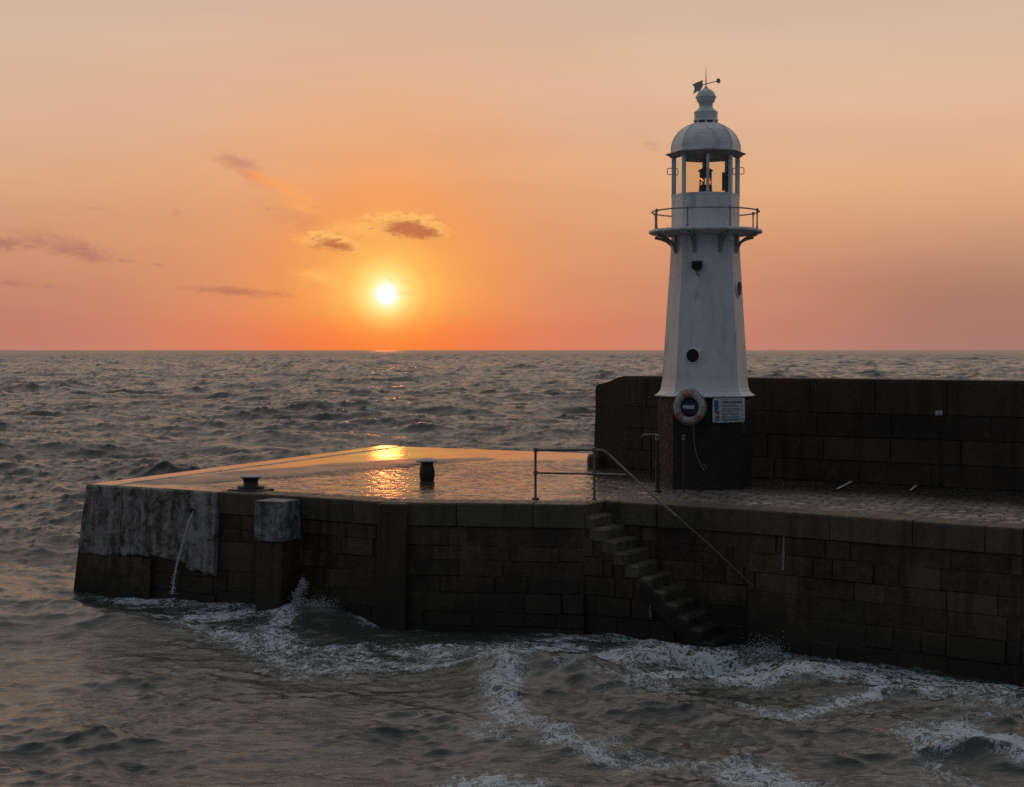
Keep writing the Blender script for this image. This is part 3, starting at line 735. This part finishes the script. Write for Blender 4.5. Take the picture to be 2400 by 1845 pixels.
# ------------------------------------------------------------------ parapet wall
par = empty('parapet_wall', PB0, 'tall dark parapet wall with rounded end behind the lighthouse', 'wall')
ZP = 4.865
mb = MB()
def thick(a, b, w=1.25):
    t = (b-a).normalized(); return Vector((-t.y, t.x, 0))*w
nb = Vector((.70, .72, 0))
def pslab(a, b, z0, za, zb):
    w = nb*1.25
    mb.hexa([Vector((a.x,a.y,z0)), Vector((b.x,b.y,z0)), Vector((b.x,b.y,z0))+w, Vector((a.x,a.y,z0))+w], [Vector((a.x,a.y,za)), Vector((b.x,b.y,zb)), Vector((b.x,b.y,zb))+w, Vector((a.x,a.y,za))+w])
# rounded shoulder at the seaward end, as a profile swept through the thickness
t0 = (PB1-PB0).normalized()
prof = [(-.06, ZD-.3), (-.05, 2.9), (.0, 4.0), (.0, 4.50), (.015, 4.56), (.05, 4.60), (.12, 4.635), (.42, 4.70), (.62, 4.77), (.80, 4.83), (1.0, ZP), (4.896, ZP), (4.896, ZD-.3)]
vs = [Vector((PB0.x, PB0.y, 0))+t0*s+UP*z for s, z in prof]; vs2 = [v+nb*1.25 for v in vs]; k = len(prof)
mb.t = .35; mb.add(vs+vs2, [tuple(range(k))[::-1], tuple(range(k, 2*k))]+[(i, (i+1) % k, k+(i+1) % k, k+i) for i in range(k)])
pslab(PB1, PB2, ZD-.3, ZP, ZP); pslab(PB2, PB3, ZD-.3, ZP, ZP-.05)
mb.build('wall_core', M['parapet'], par)
mb = MB()
def face_blocks(a, b, z0, z1, courses, bl, off):
    t = (b-a); L = t.length; t.normalize(); n_ = Vector((t.y, -t.x, 0)); z = z0
    for h in courses:
        s = -random.uniform(0, bl[0])
        while s < L:
            w = random.uniform(*bl); s0, s1 = max(s, 0), min(s+w, L); s += w
            if s1-s0 < .1: continue
            o = off+random.uniform(-.006, .012); mb.t = random.random(); g = .007
            def pt(u, zz, oo): return Vector((a.x, a.y, 0))+t*u+n_*oo+UP*zz
            mb.add([pt(s0+g, z+g, 0), pt(s1-g, z+g, 0), pt(s1-g, z+h-g, 0), pt(s0+g, z+h-g, 0), pt(s0+g+.012, z+g+.012, o), pt(s1-g-.012, z+g+.012, o), pt(s1-g-.012, z+h-g-.012, o), pt(s0+g+.012, z+h-g-.012, o)],
                   [(4,5,6,7), (0,1,5,4), (1,2,6,5), (2,3,7,6), (3,0,4,7)])
        z += h
crs = [.5, .55, .55, .76]
face_blocks(PB0+t0*1.05, PB1, ZD, ZP, crs, (1.0, 1.9), .022); face_blocks(PB1, PB2, ZD, ZP, crs, (1.3, 2.4), .022); face_blocks(PB2, PB3, ZD, ZP-.04, crs, (1.3, 2.4), .022)
mb.build('wall_facing', M['parapet'], par)
# small white plate on the parapet
u = ((2203-1200)/FPX); pn = (PB2-PB1).normalized(); nn = Vector((pn.y, -pn.x, 0))
den = pn.cross(Vector((u, 1, 0))).z; s_ = Vector((PB1.x, PB1.y, 0)).cross(Vector((u, 1, 0))).z/-den
pp = PB1+pn*s_+nn*.05; pp.z = Zat(968.5, pp.y)
mb = MB(); mb.box(pp, (.165, .025, .105), pn, .006); mb.build('wall_plate', M['captop'])
tag(bpy.data.objects['wall_plate'], 'tiny pale plate fixed high on the dark parapet wall', 'plate')
# low dark stone at the foot of the parapet end
sp_ = P(1383, 1094); mb = MB()
mb.lathe(sp_+Vector((.12, .0, 0)), [(.20, -.02), (.20, .20), (.19, .27), (.15, .33), (.06, .35)], 9, .3, False); mb.build('guard_stone', M['stone'])
tag(bpy.data.objects['guard_stone'], 'low dark guard stone at the seaward foot of the parapet', 'stone')

# ------------------------------------------------------------------ lighthouse
LC = Vector((4.36, 32.85, 0)); YL = LC.y
lh = empty('lighthouse', (LC.x, LC.y, ZD), 'small white eight-sided lighthouse with domed lantern on a dark plinth', 'lighthouse')
vdir = Vector((-LC.x, -LC.y, 0)).normalized(); PH0 = math.atan2(vdir.y, vdir.x)+R(3.7)
def L_dir(deg):                               # horizontal direction at an angle from the camera-facing line, + to the right
    a = math.atan2(vdir.y, vdir.x)+R(deg); return Vector((math.cos(a), math.sin(a), 0))
FACES = [26.2+45*k for k in range(-4, 4)]; VERTS = [3.7+45*k for k in range(-4, 4)]
def oct_(prof, mb, smooth=False): mb.lathe(LC, prof, 8, PH0, smooth)
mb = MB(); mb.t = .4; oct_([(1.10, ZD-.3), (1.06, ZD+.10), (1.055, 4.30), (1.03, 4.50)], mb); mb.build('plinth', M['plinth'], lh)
def rz(z): return .96-(z-4.85)*(.96-.772)/(7.8-4.85)
mb = MB(); oct_([(1.125, 4.50), (1.135, 4.525), (1.07, 4.555), (1.015, 4.61), (.985, 4.70), (.962, 4.85)]+[(rz(z), z) for z in (5.5, 6.2, 7.0, 7.8)]+[(.765, 8.14)], mb)
tower = mb.build('tower', M['white'], lh)
# thin plate seams down each corner
for a in VERTS:
    pass
# gallery
gal = MB(); gal.lathe(LC, [(.78, 8.10), (1.10, 8.135), (1.255, 8.16), (1.275, 8.175), (1.275, 8.215), (1.25, 8.235), (.70, 8.24)], 24, PH0, False)
gallery = gal.build('gallery', M['white'], lh)
for a in FACES:
    mb = MB(); dd = L_dir(a); ap = .775*.924
    pts = [(ap+.01, 7.73), (ap+.035, 7.83), (ap+.10, 7.93), (ap+.21, 8.015), (ap+.33, 8.065), (1.17, 8.10), (1.20, 8.105)]
    mb.tube([LC+dd*r+UP*z for r, z in pts], [.045, .042, .036, .034, .034, .036, .04], 8)
    mb.tube([LC+dd*ap+UP*7.70, LC+dd*(ap+.02)+UP*8.1], .035, 8)
    mb.build('bracket', M['ironpaint'], gallery)
mb = MB(); ring = [LC+Vector((1.20*math.cos(k*math.pi/24), 1.20*math.sin(k*math.pi/24), 8.645)) for k in range(49)]
mb.tube(ring, .017, 8, False); railg = mb.build('gallery_rail', M['ironpaint'], lh)
for a in FACES:
    mb = MB(); dd = L_dir(a); c = LC+dd*1.20
    mb.lathe((c.x, c.y, 0), [(.028, 8.22), (.028, 8.26), (.019, 8.29), (.015, 8.45), (.017, 8.60), (.030, 8.625), (.034, 8.65), (.024, 8.68), (.006, 8.69)], 10)
    mb.build('rail_post', M['ironpaint'], railg)
# lantern room: drum, mullions, panes, roof
mb = MB(); oct_([(.772, 8.235), (.772, 8.27), (.762, 8.28), (.762, 8.98), (.77, 8.99), (.77, 9.03), (.70, 9.035)], mb); drum = mb.build('lantern_drum', M['white'], lh)
for a in VERTS:
    mb = MB(); dd = L_dir(a); c = LC+dd*.725; mb.box((c.x, c.y, 9.46), (.060, .075, .86), (-dd.y, dd.x, 0), .008); mul_ = mb.build('mullion', M['white'], drum)
for a in FACES:
    dd = L_dir(a); t = Vector((-dd.y, dd.x, 0)); ap = .71*.924; w = .71*.383-.03
    mb = MB(); c = LC+dd*ap
    mb.hexa([c-t*w-dd*.004+UP*9.035, c+t*w-dd*.004+UP*9.035, c+t*w+dd*.004+UP*9.035, c-t*w+dd*.004+UP*9.035], [c-t*w-dd*.004+UP*9.89, c+t*w-dd*.004+UP*9.89, c+t*w+dd*.004+UP*9.89, c-t*w+dd*.004+UP*9.89])
    mb.build('pane', M['glass'], drum)
for a in (-86.3, 93.7, 138.7, -131.3):
    dd = L_dir(a); r0, r1 = .755, .855; z0, z1 = Zat(409, YL), Zat(394, YL)
    mb = MB(); mb.tube([LC+dd*r+UP*z for r, z in ((r0, z0), (r1-.015, z0), (r1, z0+.012), (r1, z1-.012), (r1-.015, z1), (r0, z1))], .009, 6); mb.build('grab_handle', M['iron'], drum)
# roof
ZE = 9.90
mb = MB(); oct_([(.66, ZE-.06), (.80, ZE-.03), (.82, ZE+.0), (.90, ZE+.035), (.90, ZE+.05), (.79, ZE+.085)], mb); eave = mb.build('eaves', M['ironpaint'], lh)
mb = MB(); oct_([(.79, ZE+.08), (.78, ZE+.13)]+[(.775*math.cos(a)**.92, ZE+.13+.635*math.sin(a)) for a in [R(x) for x in (10, 20, 30, 40, 50, 60, 68, 72)]], mb)
dome = mb.build('dome', M['white'], lh)
zt = ZE+.13+.635*math.sin(R(72))
for a in VERTS:                               # rolled seams down the dome corners
    mb = MB(); dd = L_dir(a); mb.tube([LC+dd*(.775*math.cos(R(x))**.92+.002)+UP*(ZE+.13+.635*math.sin(R(x))) for x in (0, 10, 20, 30, 40, 50, 60, 68, 71)], .011, 6); mb.build('seam', M['white'], dome)
mb = MB(); mb.lathe(LC, [(.20, zt-.03), (.20, zt+.10)], 16); mb.build('vent_core', M['dark'], dome)
for k in range(8):
    mb = MB(); dd = L_dir(k*45); c = LC+dd*.245; mb.box((c.x, c.y, zt+.035), (.05, .03, .13), (-dd.y, dd.x, 0)); mb.build('vent_post', M['white'], dome)
mb = MB(); z0 = Zat(284, YL)
mb.lathe(LC, [(.20, z0-.015), (.275, z0-.01), (.285, z0+.01), (.262, z0+.035), (.262, z0+.17), (.27, z0+.18), (.265, z0+.20), (.215, z0+.24), (.17, z0+.285), (.145, z0+.325), (.145, z0+.345), (.165, z0+.35), (.165, z0+.36), (.12, z0+.37)], 28)
cup = mb.build('cupola', M['white'], lh)
mb = MB(); zb = 11.215; mb.lathe(LC, [(.12, 11.03)]+[(.218*math.cos(R(x)), zb+.20*math.sin(R(x))) for x in (-55, -40, -25, -10, -3)]+[(.235, zb-.008), (.235, zb+.012)]+[(.218*math.cos(R(x)), zb+.20*math.sin(R(x))) for x in (4, 15, 30, 45, 60, 72)]+[(.055, 11.405), (.045, 11.44), (.018, 11.47), (.0, 11.475)], 28)
mb.build('ball_finial', M['white'], cup)
# weather vane: turns on its spike, fixed to the finial
vane = empty('weather_vane', (LC.x, LC.y, 11.45), 'dark iron weather vane with notched tail on the lighthouse ball', 'weather vane')
mb = MB(); mb.tube([LC+UP*11.44, LC+UP*11.60, LC+UP*11.87], [.014, .011, .003], 8); mb.build('spike', M['ironpaint'], vane)
va = (Vector((.55, -.84, 0))).normalized()
hd_ = Q(1670, 189, YL-.40); tl = Q(1652, 198, YL+.02)
pa = LC+UP*(Zat(197, YL)); arm = [pa-va*.16-UP*.0, pa+va*.42+UP*.005]
mb = MB(); mb.tube(arm, .011, 8); mb.build('arm', M['ironpaint'], vane)
mb = MB(); mb.lathe((0,0,0), [(0,-.012), (.055,-.008), (.055,.008), (0,.012)], 14); rot = va.to_track_quat('Z', 'Y'); mb.v = [arm[1]+rot@v for v in mb.v]; mb.build('pointer_disc', M['ironpaint'], vane)
mb = MB(); fin = [(-.12, -.05), (-.12, .09), (-.20, .065), (-.26, .065), (-.48, .02), (-.41, -.02), (-.385, -.07), (-.44, -.17), (-.30, -.125), (-.215, -.14), (-.20, -.11)]
sd_ = Vector((-va.y, va.x, 0))*.006
fv = (Vector((.80, -.60, 0))).normalized()
vs = [pa+fv*s*.74+UP*z*1.12 for s, z in fin]; k = len(fin)
mb.add([v-sd_ for v in vs]+[v+sd_ for v in vs], [tuple(range(k)), tuple(range(2*k-1, k-1, -1))]+[(i, k+i, k+(i+1) % k, (i+1) % k) for i in range(k)]); mb.build('tail_fin', M['ironpaint'], vane)
# tower openings
def face_pt(deg, off, z, proud=0.):
    dd = L_dir(deg); t = Vector((-dd.y, dd.x, 0)); r = (rz(z) if z < 7.9 else .765)*.924
    return LC+dd*(r+proud)+t*off+UP*z, dd, t
def port(deg, off, z, r, name, label):
    c, dd, t = face_pt(deg, off, z); rot = dd.to_track_quat('Z', 'Y')
    mb = MB(); mb.lathe((0,0,0), [(r*1.0, -.02), (r*1.22, -.02), (r*1.24, .02), (r*1.15, .04), (r*1.02, .035), (r, -.02)], 24, 0, True, False); mb.v = [c+rot@v for v in mb.v]
    w_ = mb.build(name, M['white'], lh); w_['label'] = label
    mb = MB(); mb.lathe((0,0,0), [(0, -.03), (r*1.04, -.03), (r*1.04, .012), (0, .012)], 24, 0, False, False); mb.v = [c+rot@v for v in mb.v]; mb.build('porthole_glass', M['dark'], w_)
    return w_
port(-18.8, .02, 5.41, .145, 'porthole', 'round dark porthole low on the front of the tower')
port(71.2, .0, 6.90, .16, 'porthole', 'round porthole on the right edge of the tower')
c, dd, t = face_pt(-18.8, .075, 7.40, .05)
mb = MB()
def shield(o):
    return [c+dd*o+t*x+UP*z for x, z in ((-.105, .10), (.105, .10), (.105, -.05), (.05, -.105), (-.05, -.105), (-.105, -.05))]
q = shield(-.06)+shield(.05); mb.add(q, [tuple(range(6)), tuple(range(11, 5, -1))]+[(i, 6+i, 6+(i+1) % 6, (i+1) % 6) for i in range(6)])
mb.tube([c-UP*.10+dd*.0, c-UP*.19-dd*.02, c-UP*.23+t*.05-dd*.03], .008, 6); mb.build('lamp_box', M['dark'], lh)
# lamp in the lantern
lamp = MB(); lamp.lathe(LC, [(.15, 9.0), (.165, 9.05), (.15, 9.07), (.155, 9.14), (.145, 9.16), (.15, 9.22), (.13, 9.25)], 20)
lm = lamp.build('lamp', M['iron'], lh)
mb = MB(); mb.lathe(LC, [(.14, 9.25), (.14, 9.50)], 24, 0, True, False); mb.build('lamp_glass', M['glass'], lm)
mb = MB(); mb.lathe(LC, [(.14, 9.42), (.14, 9.56), (.165, 9.56), (.17, 9.585), (.10, 9.62), (.045, 9.65), (.035, 9.655), (.035, 9.9)], 20); mb.build('lamp_hood', M['iron'], lm)
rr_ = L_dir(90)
mb = MB(); ff = L_dir(0); mb.tube([LC+ff*.05-rr_*.135+UP*9.405, LC+ff*.09-rr_*.085+UP*9.375, LC+ff*.10-rr_*.045+UP*9.335], [.012, .014, .008], 8); mb.build('painted_glint', M['lens_glint'], lm)  # small glowing tube standing for the reflected glint in the lens
for r0, f0, w in ((-.55, -.05, .22), (.40, -.38, .06), (.48, -.30, .07)):
    mb = MB(); c = LC+rr_*r0-ff*(-f0); mb.box((c.x, c.y, 9.37), (w, .015, .42), rr_); mb.build('screen_panel', M['iron'], lh)

# ------------------------------------------------------------------ lifebuoy and notice
dd = L_dir(-18.8); tB = Vector((-dd.y, dd.x, 0)); bc = LC+dd*(1.056*.924+.15)+UP*Zat(955, YL-1.1); 
uw = (1616.6-1200)/FPX; bc += tB*((uw*bc.y-bc.x)/(tB.x-uw*tB.y))
rot = dd.to_track_quat('Z', 'Y')
buoy = empty('lifebuoy', bc, 'weathered white and orange lifebuoy hanging on the plinth', 'lifebuoy')
mb = MB(); ring = [bc+(rot@Vector((.29*math.cos(k*math.pi/24), .29*math.sin(k*math.pi/24), 0))) for k in range(49)]
mb.tube(ring, .078, 14, False); mb.build('ring', M['buoy'], buoy)
for a0, a1 in ((205, 240), (70, 120), (300, 330)):
    mb = MB(); mb.tube([bc+(rot@Vector((.29*math.cos(R(a)), .29*math.sin(R(a)), 0))) for a in np.linspace(a0, a1, 9)], .0805 if a0 != 60 else .0795, 14, False); mb.build('orange_band', M['orange'], buoy)
mb = MB(); 
for k in range(4):
    a0 = 45+90*k; pts = []
    for i in range(11):
        a = R(a0+90*i/10); r = .375+.02*math.sin(math.pi*i/10); pts.append(bc+(rot@Vector((r*math.cos(a), r*math.sin(a), .01))))
    mb.tube(pts, .009, 6)
mb.build('grab_line', M['rope'], buoy)
mb = MB(); hb = bc-dd*.10; mb.box(hb, (.34, .08, .34), tB, .02); hold = mb.build('holder', M['navy'], buoy)
mb = MB(); mb.box(bc-dd*.03-tB*.03+UP*.0, (.27, .04, .085), tB, .008); mb.build('white_bar', M['platewhite'], hold)
mb = MB(); rp = [(1624,985),(1625.5,1005),(1626.5,1030),(1629,1050),(1634,1070),(1641,1086),(1647,1098),(1652,1104),(1655,1100),(1654,1092),(1648,1088)]
mb.tube([Q(u, v, bc.y-.04+.0*i) for i, (u, v) in enumerate(rp)], .010, 6); mb.build('throw_line', M['rope'], buoy)

dd = L_dir(26.2); tN = Vector((-dd.y, dd.x, 0)); un = (1708-1200)/FPX
nc = LC+dd*(1.056*.924+.045); nc += tN*((un*nc.y-nc.x)/(tN.x-un*tN.y)); nc += UP*Zat(961.5, nc.y)
sign = empty('notice_board', nc, 'white notice board with blue and red pictogram strip beside the lifebuoy', 'sign')
fx = -1
def sgn(x0, x1, z0, z1, o, name, mat, parent, bev=0):
    mb = MB(); c = nc+tN*((x0+x1)/2)+UP*((z0+z1)/2)+dd*o; mb.box(c, (abs(x1-x0), .006, abs(z1-z0)), tN, bev); return mb.build(name, mat, parent)
SWd, SHt = .78, .535
mb = MB()
pts = []
for (sx, sz, a0) in ((1,1,0), (-1,1,90), (-1,-1,180), (1,-1,270)):
    for i in range(5):
        a = R(a0+22.5*i); pts.append((sx*(SWd/2-.035)+.035*math.cos(a), sz*(SHt/2-.035)+.035*math.sin(a)))
k = len(pts); f0 = [nc+tN*x+UP*z-dd*.012 for x, z in pts]; f1 = [nc+tN*x+UP*z+dd*.012 for x, z in pts]
mb.add(f0+f1, [tuple(range(k))[::-1], tuple(range(k, 2*k))]+[(i, (i+1) % k, k+(i+1) % k, k+i) for i in range(k)]); panel = mb.build('panel', M['signwhite'], sign)
s_dir = 1 if tN.x > 0 else -1
def X_(x): return s_dir*x
for (x0, x1, z0, z1, mt) in ((-.35, -.265, .13, .225, 'signblue'), (-.35, -.258, .075, .125, 'signblue'), (-.35, -.25, .01, .07, 'signblue'), (-.35, -.30, -.06, .0, 'signblue'), (-.295, -.235, -.10, -.01, 'signred'), (-.32, -.215, -.175, -.13, 'signred'), (-.35, -.22, -.225, -.195, 'signblue')):
    sgn(X_(x0), X_(x1), z0, z1, .0145, 'pictogram', M[mt], panel)
def dashes(zc, h, x0, x1):
    mb = MB(); x = x0
    while x < x1:
        w = random.uniform(.015, .06)
        c = nc+tN*X_(x+w/2)+UP*zc+dd*.0145; mb.box(c, (w, .004, h), tN); x += w+random.uniform(.008, .02)
    mb.build('text_line', M['signtext'], panel)
dashes(.175, .045, -.13, .31)
for zc in (.115, .085, .035, .005, -.03, -.07, -.10, -.135, -.165, -.20, -.225): dashes(zc, .014, -.17+random.uniform(-.02, .02), random.uniform(.2, .34))

# ------------------------------------------------------------------ handrail at the head of the steps
a = P(1255, 1169.5); b = P(1393, 1172); hr = empty('handrail', a, 'grey pipe handrail at the head of the steps sloping down to the water', 'handrail')
ta = Q(1255, 1055, a.y); tb = Q(1392.5, 1054.5, b.y)
mb = MB(); mb.tube([a+UP*-.05, a+UP*.03], .075, 10); mb.tube([a-UP*.02, Vector((a.x, a.y, ta.z))], .026, 10); mb.build('post', M['rail'], hr)
mb = MB(); mb.tube([b-UP*.05, b+UP*.03], .06, 10); mb.tube([b-UP*.02, Vector((b.x, b.y, tb.z))], .026, 10); mb.build('post', M['rail'], hr)
def onstair(u, v=None):                       # photo column on the outer stair plane
    k = (u-CX)/FPX; o = S0+inw*.05
    s = (k*o.y-o.x)/(tS.x-k*tS.y); return o+tS*s
c1 = Vector((ta.x, ta.y, ta.z)); c2 = Vector((tb.x, tb.y, tb.z))
e0 = Q(1411, 1055, b.y-.12); q1 = onstair(1528); q1 = Q(1528, 1160, q1.y); q2 = onstair(1657); q2 = Q(1657, 1272, q2.y); q3 = onstair(1766); q3 = Q(1766, 1374, q3.y)
eb = Q(1420, 1060, b.y-.17)
mb = MB(); mb.tube([c1, c2, e0, eb, Q(1430, 1068, b.y-.22), q1, q1.lerp(q2, .45)], .024, 10); mb.build('top_rail', M['rail'], hr)
mb = MB(); md = (ta.z+a.z)/2+.02; pm = Q(1466, 1113, eb.lerp(q1, .42).y)
mb.tube([Vector((a.x, a.y, Zat(1108.5, a.y))), Vector((b.x, b.y, Zat(1111, b.y))), pm], .021, 10); mb.build('mid_rail', M['rail'], hr)
mb = MB(); mb.tube([q1.lerp(q2, .45), q2, q3], [.017, .013, .010], 8); mb.build('lower_rail', M['dullpipe'], hr)
for j in (Vector((a.x, a.y, Zat(1108.5, a.y))), Vector((b.x, b.y, Zat(1111, b.y))), c1, c2):
    mb = MB(); mb.lathe((j.x, j.y, j.z), [(.034, -.045), (.042, -.04), (.042, .04), (.034, .045)], 10); mb.build('collar', M['rail'], hr)

# ------------------------------------------------------------------ bollards
bo = P(588, 1151); mb = None
bl_ = empty('bollard', bo, 'squat flared iron bollard on a wide base plate near the pier head', 'bollard')
mb = MB(); mb.box(bo+UP*.02, (.78, .62, .06), tF, .015); mb.build('base_plate', M['iron'], bl_)
mb = MB(); mb.lathe(bo, [(.30, .03), (.29, .11), (.26, .125), (.175, .13), (.16, .18), (.165, .24), (.20, .285), (.235, .305)], 28); mb.build('body', M['iron'], bl_)
mb = MB(); mb.lathe(bo, [(.20, .29), (.238, .305), (.24, .325), (.215, .335), (.12, .345), (0, .348)], 28, 0, True, False); mb.build('cap', M['captop'], bl_)
b2 = P(1001, 1127); bm_ = empty('bollard', b2, 'mushroom bollard with pale domed cap standing in the wet deck middle', 'bollard')
mb = MB(); mb.lathe(b2, [(.16, -.03), (.165, .02), (.18, .10), (.185, .18), (.175, .27), (.155, .36), (.14, .41), (.15, .45)], 28); mb.build('body', M['rust'], bm_)
mb = MB(); mb.lathe(b2, [(.14, .425), (.20, .44), (.262, .462), (.265, .475), (.20, .505), (.10, .53), (0, .535)], 28, 0, True, False); mb.build('cap', M['captop'], bm_)

# ------------------------------------------------------------------ ironwork by the plinth
p0 = P(1541, 1153); ip = empty('iron_post', p0, 'slim dark iron post with hinge collars standing left of the plinth', 'post')
mb = MB(); mb.lathe(p0, [(.10, -.02), (.10, .03), (.055, .05), (.05, .06)], 14); mb.build('foot_plate', M['rust'], ip)
mb = MB(); zt_ = Zat(1024, p0.y); mb.lathe((p0.x, p0.y, 0), [(.045, ZD), (.045, ZD+.55), (.06, ZD+.56), (.06, ZD+.62), (.032, ZD+.63), (.032, zt_-.08)], 12); mb.build('shaft', M['rust'], ip)
mb = MB(); mb.lathe((p0.x, p0.y, zt_-.08), [(.05, 0), (.055, .03), (.035, .06), (.05, .09), (.04, .12), (0, .13)], 12); mb.build('finial', M['rail'], ip)
p1 = P(1524, 1120); tp = empty('valve_key', p1, 'thin rusty T-handled iron rod standing behind the iron post', 'iron rod')
zt_ = Zat(1020, p1.y)
mb = MB(); mb.tube([p1-UP*.05, Vector((p1.x, p1.y, zt_))], .028, 8); mb.build('rod', M['rust'], tp)
mb = MB(); mb.tube([Vector((p1.x-.19, p1.y, zt_)), Vector((p1.x+.19, p1.y, zt_))], .03, 8); mb.tube([Vector((p1.x-.19, p1.y, zt_)), Vector((p1.x-.19, p1.y, zt_-.07))], .024, 8); mb.build('handle', M['rail'], tp)
dd = L_dir(-8); p2 = Vector((LC.x, LC.y, ZD))+dd*1.22; u2 = (1603.5-1200)/FPX; p2.x = u2*p2.y
tq = empty('iron_post', p2, 'thin rusty post with a small pale clasp under the lifebuoy', 'post')
mb = MB(); mb.tube([p2-UP*.05, Vector((p2.x, p2.y, Zat(1030, p2.y)))], .024, 8); mb.build('shaft', M['rust'], tq)
mb = MB(); mb.lathe((p2.x, p2.y, Zat(1030, p2.y)), [(.03, -.02), (.045, 0), (.03, .03), (.045, .07), (.02, .10), (0, .105)], 10); mb.build('clasp', M['rail'], tq)

# ------------------------------------------------------------------ falling water and spray
OCT = [(1,0,0), (-1,0,0), (0,1,0), (0,-1,0), (0,0,1), (0,0,-1)]; OF = [(0,2,4), (2,1,4), (1,3,4), (3,0,4), (2,0,5), (1,2,5), (3,1,5), (0,3,5)]
def puff(c, spread, nn_, r0, up=0.):
    for i in range(int(nn_*5)):
        g = Vector([random.gauss(0, 1)*s for s in spread]); g.z = abs(g.z) if up else g.z
        r = r0*.42*random.uniform(.3, 1.3); a = random.uniform(0, 6.28); ca, sa = math.cos(a), math.sin(a)
        mb.add([c+g+Vector((x*ca-y*sa, x*sa+y*ca, z*random.uniform(.7, 1.4)))*r for x, y, z in OCT], OF, True)
mb = MB(); s0 = hc+out(A_, F1)*.09
pts = [(453,1199),(449,1207),(443,1222),(436,1244),(429,1272),(421,1300),(414,1325),(408,1356),(404,1392)]
mb.tube([Q(u, v, s0.y-.05*i**.5) for i, (u, v) in enumerate(pts)], [.010, .013, .016, .012, .010, .013, .010, .014, .018], 8)
for i in range(40):                           # the stream breaks into drops as it falls
    f = i/39*8; a0 = min(int(f), 7); u = pts[a0][0]+(pts[a0+1][0]-pts[a0][0])*(f-a0); v = pts[a0][1]+(pts[a0+1][1]-pts[a0][1])*(f-a0)
    g = i/39; puff(Q(u+random.uniform(-1, 1), v, s0.y-.05*f**.5), (.006+.030*g*g, .02, .02), 3, .012+.014*g)
tag(mb.build('water_spout', M['spray']), 'thin white stream of water pouring from the drain in the pier head', 'water')
mb = MB()
for k in range(9):                            # the jet beside the first pilaster
    t = k/8; puff(Q(707-14*(t-.2)+4*math.sin(k), 1362+t*52, 29.55), (.035+.06*t, .04, .03), 26, .016)
puff(P(745, 1424, .42)+Vector((0, .1, 0)), (.22, .08, .09), 130, .014, 1)
puff(P(590, 1398, .22), (.10, .05, .10), 60, .014, 1)
puff(Q(1795, 1545, 26.6), (.16, .08, .16), 240, .017, 1); puff(Q(1850, 1560, 26.5), (.28, .10, .07), 220, .015, 1); puff(Q(1640, 1530, 27), (.5, .15, .04), 60, .012, 1)
puff(P(560, 1400, .1), (.4, .1, .05), 60, .012, 1)
tag(mb.build('sea_spray', M['spray']), 'white spray thrown up along the foot of the wall', 'spray', kind='stuff')

scene.cycles.use_denoising = False
scene.cycles.max_bounces = 5; scene.cycles.diffuse_bounces = 2; scene.cycles.glossy_bounces = 3; scene.cycles.transparent_max_bounces = 12
scene.cycles.sample_clamp_indirect = 6; scene.cycles.sample_clamp_direct = 0
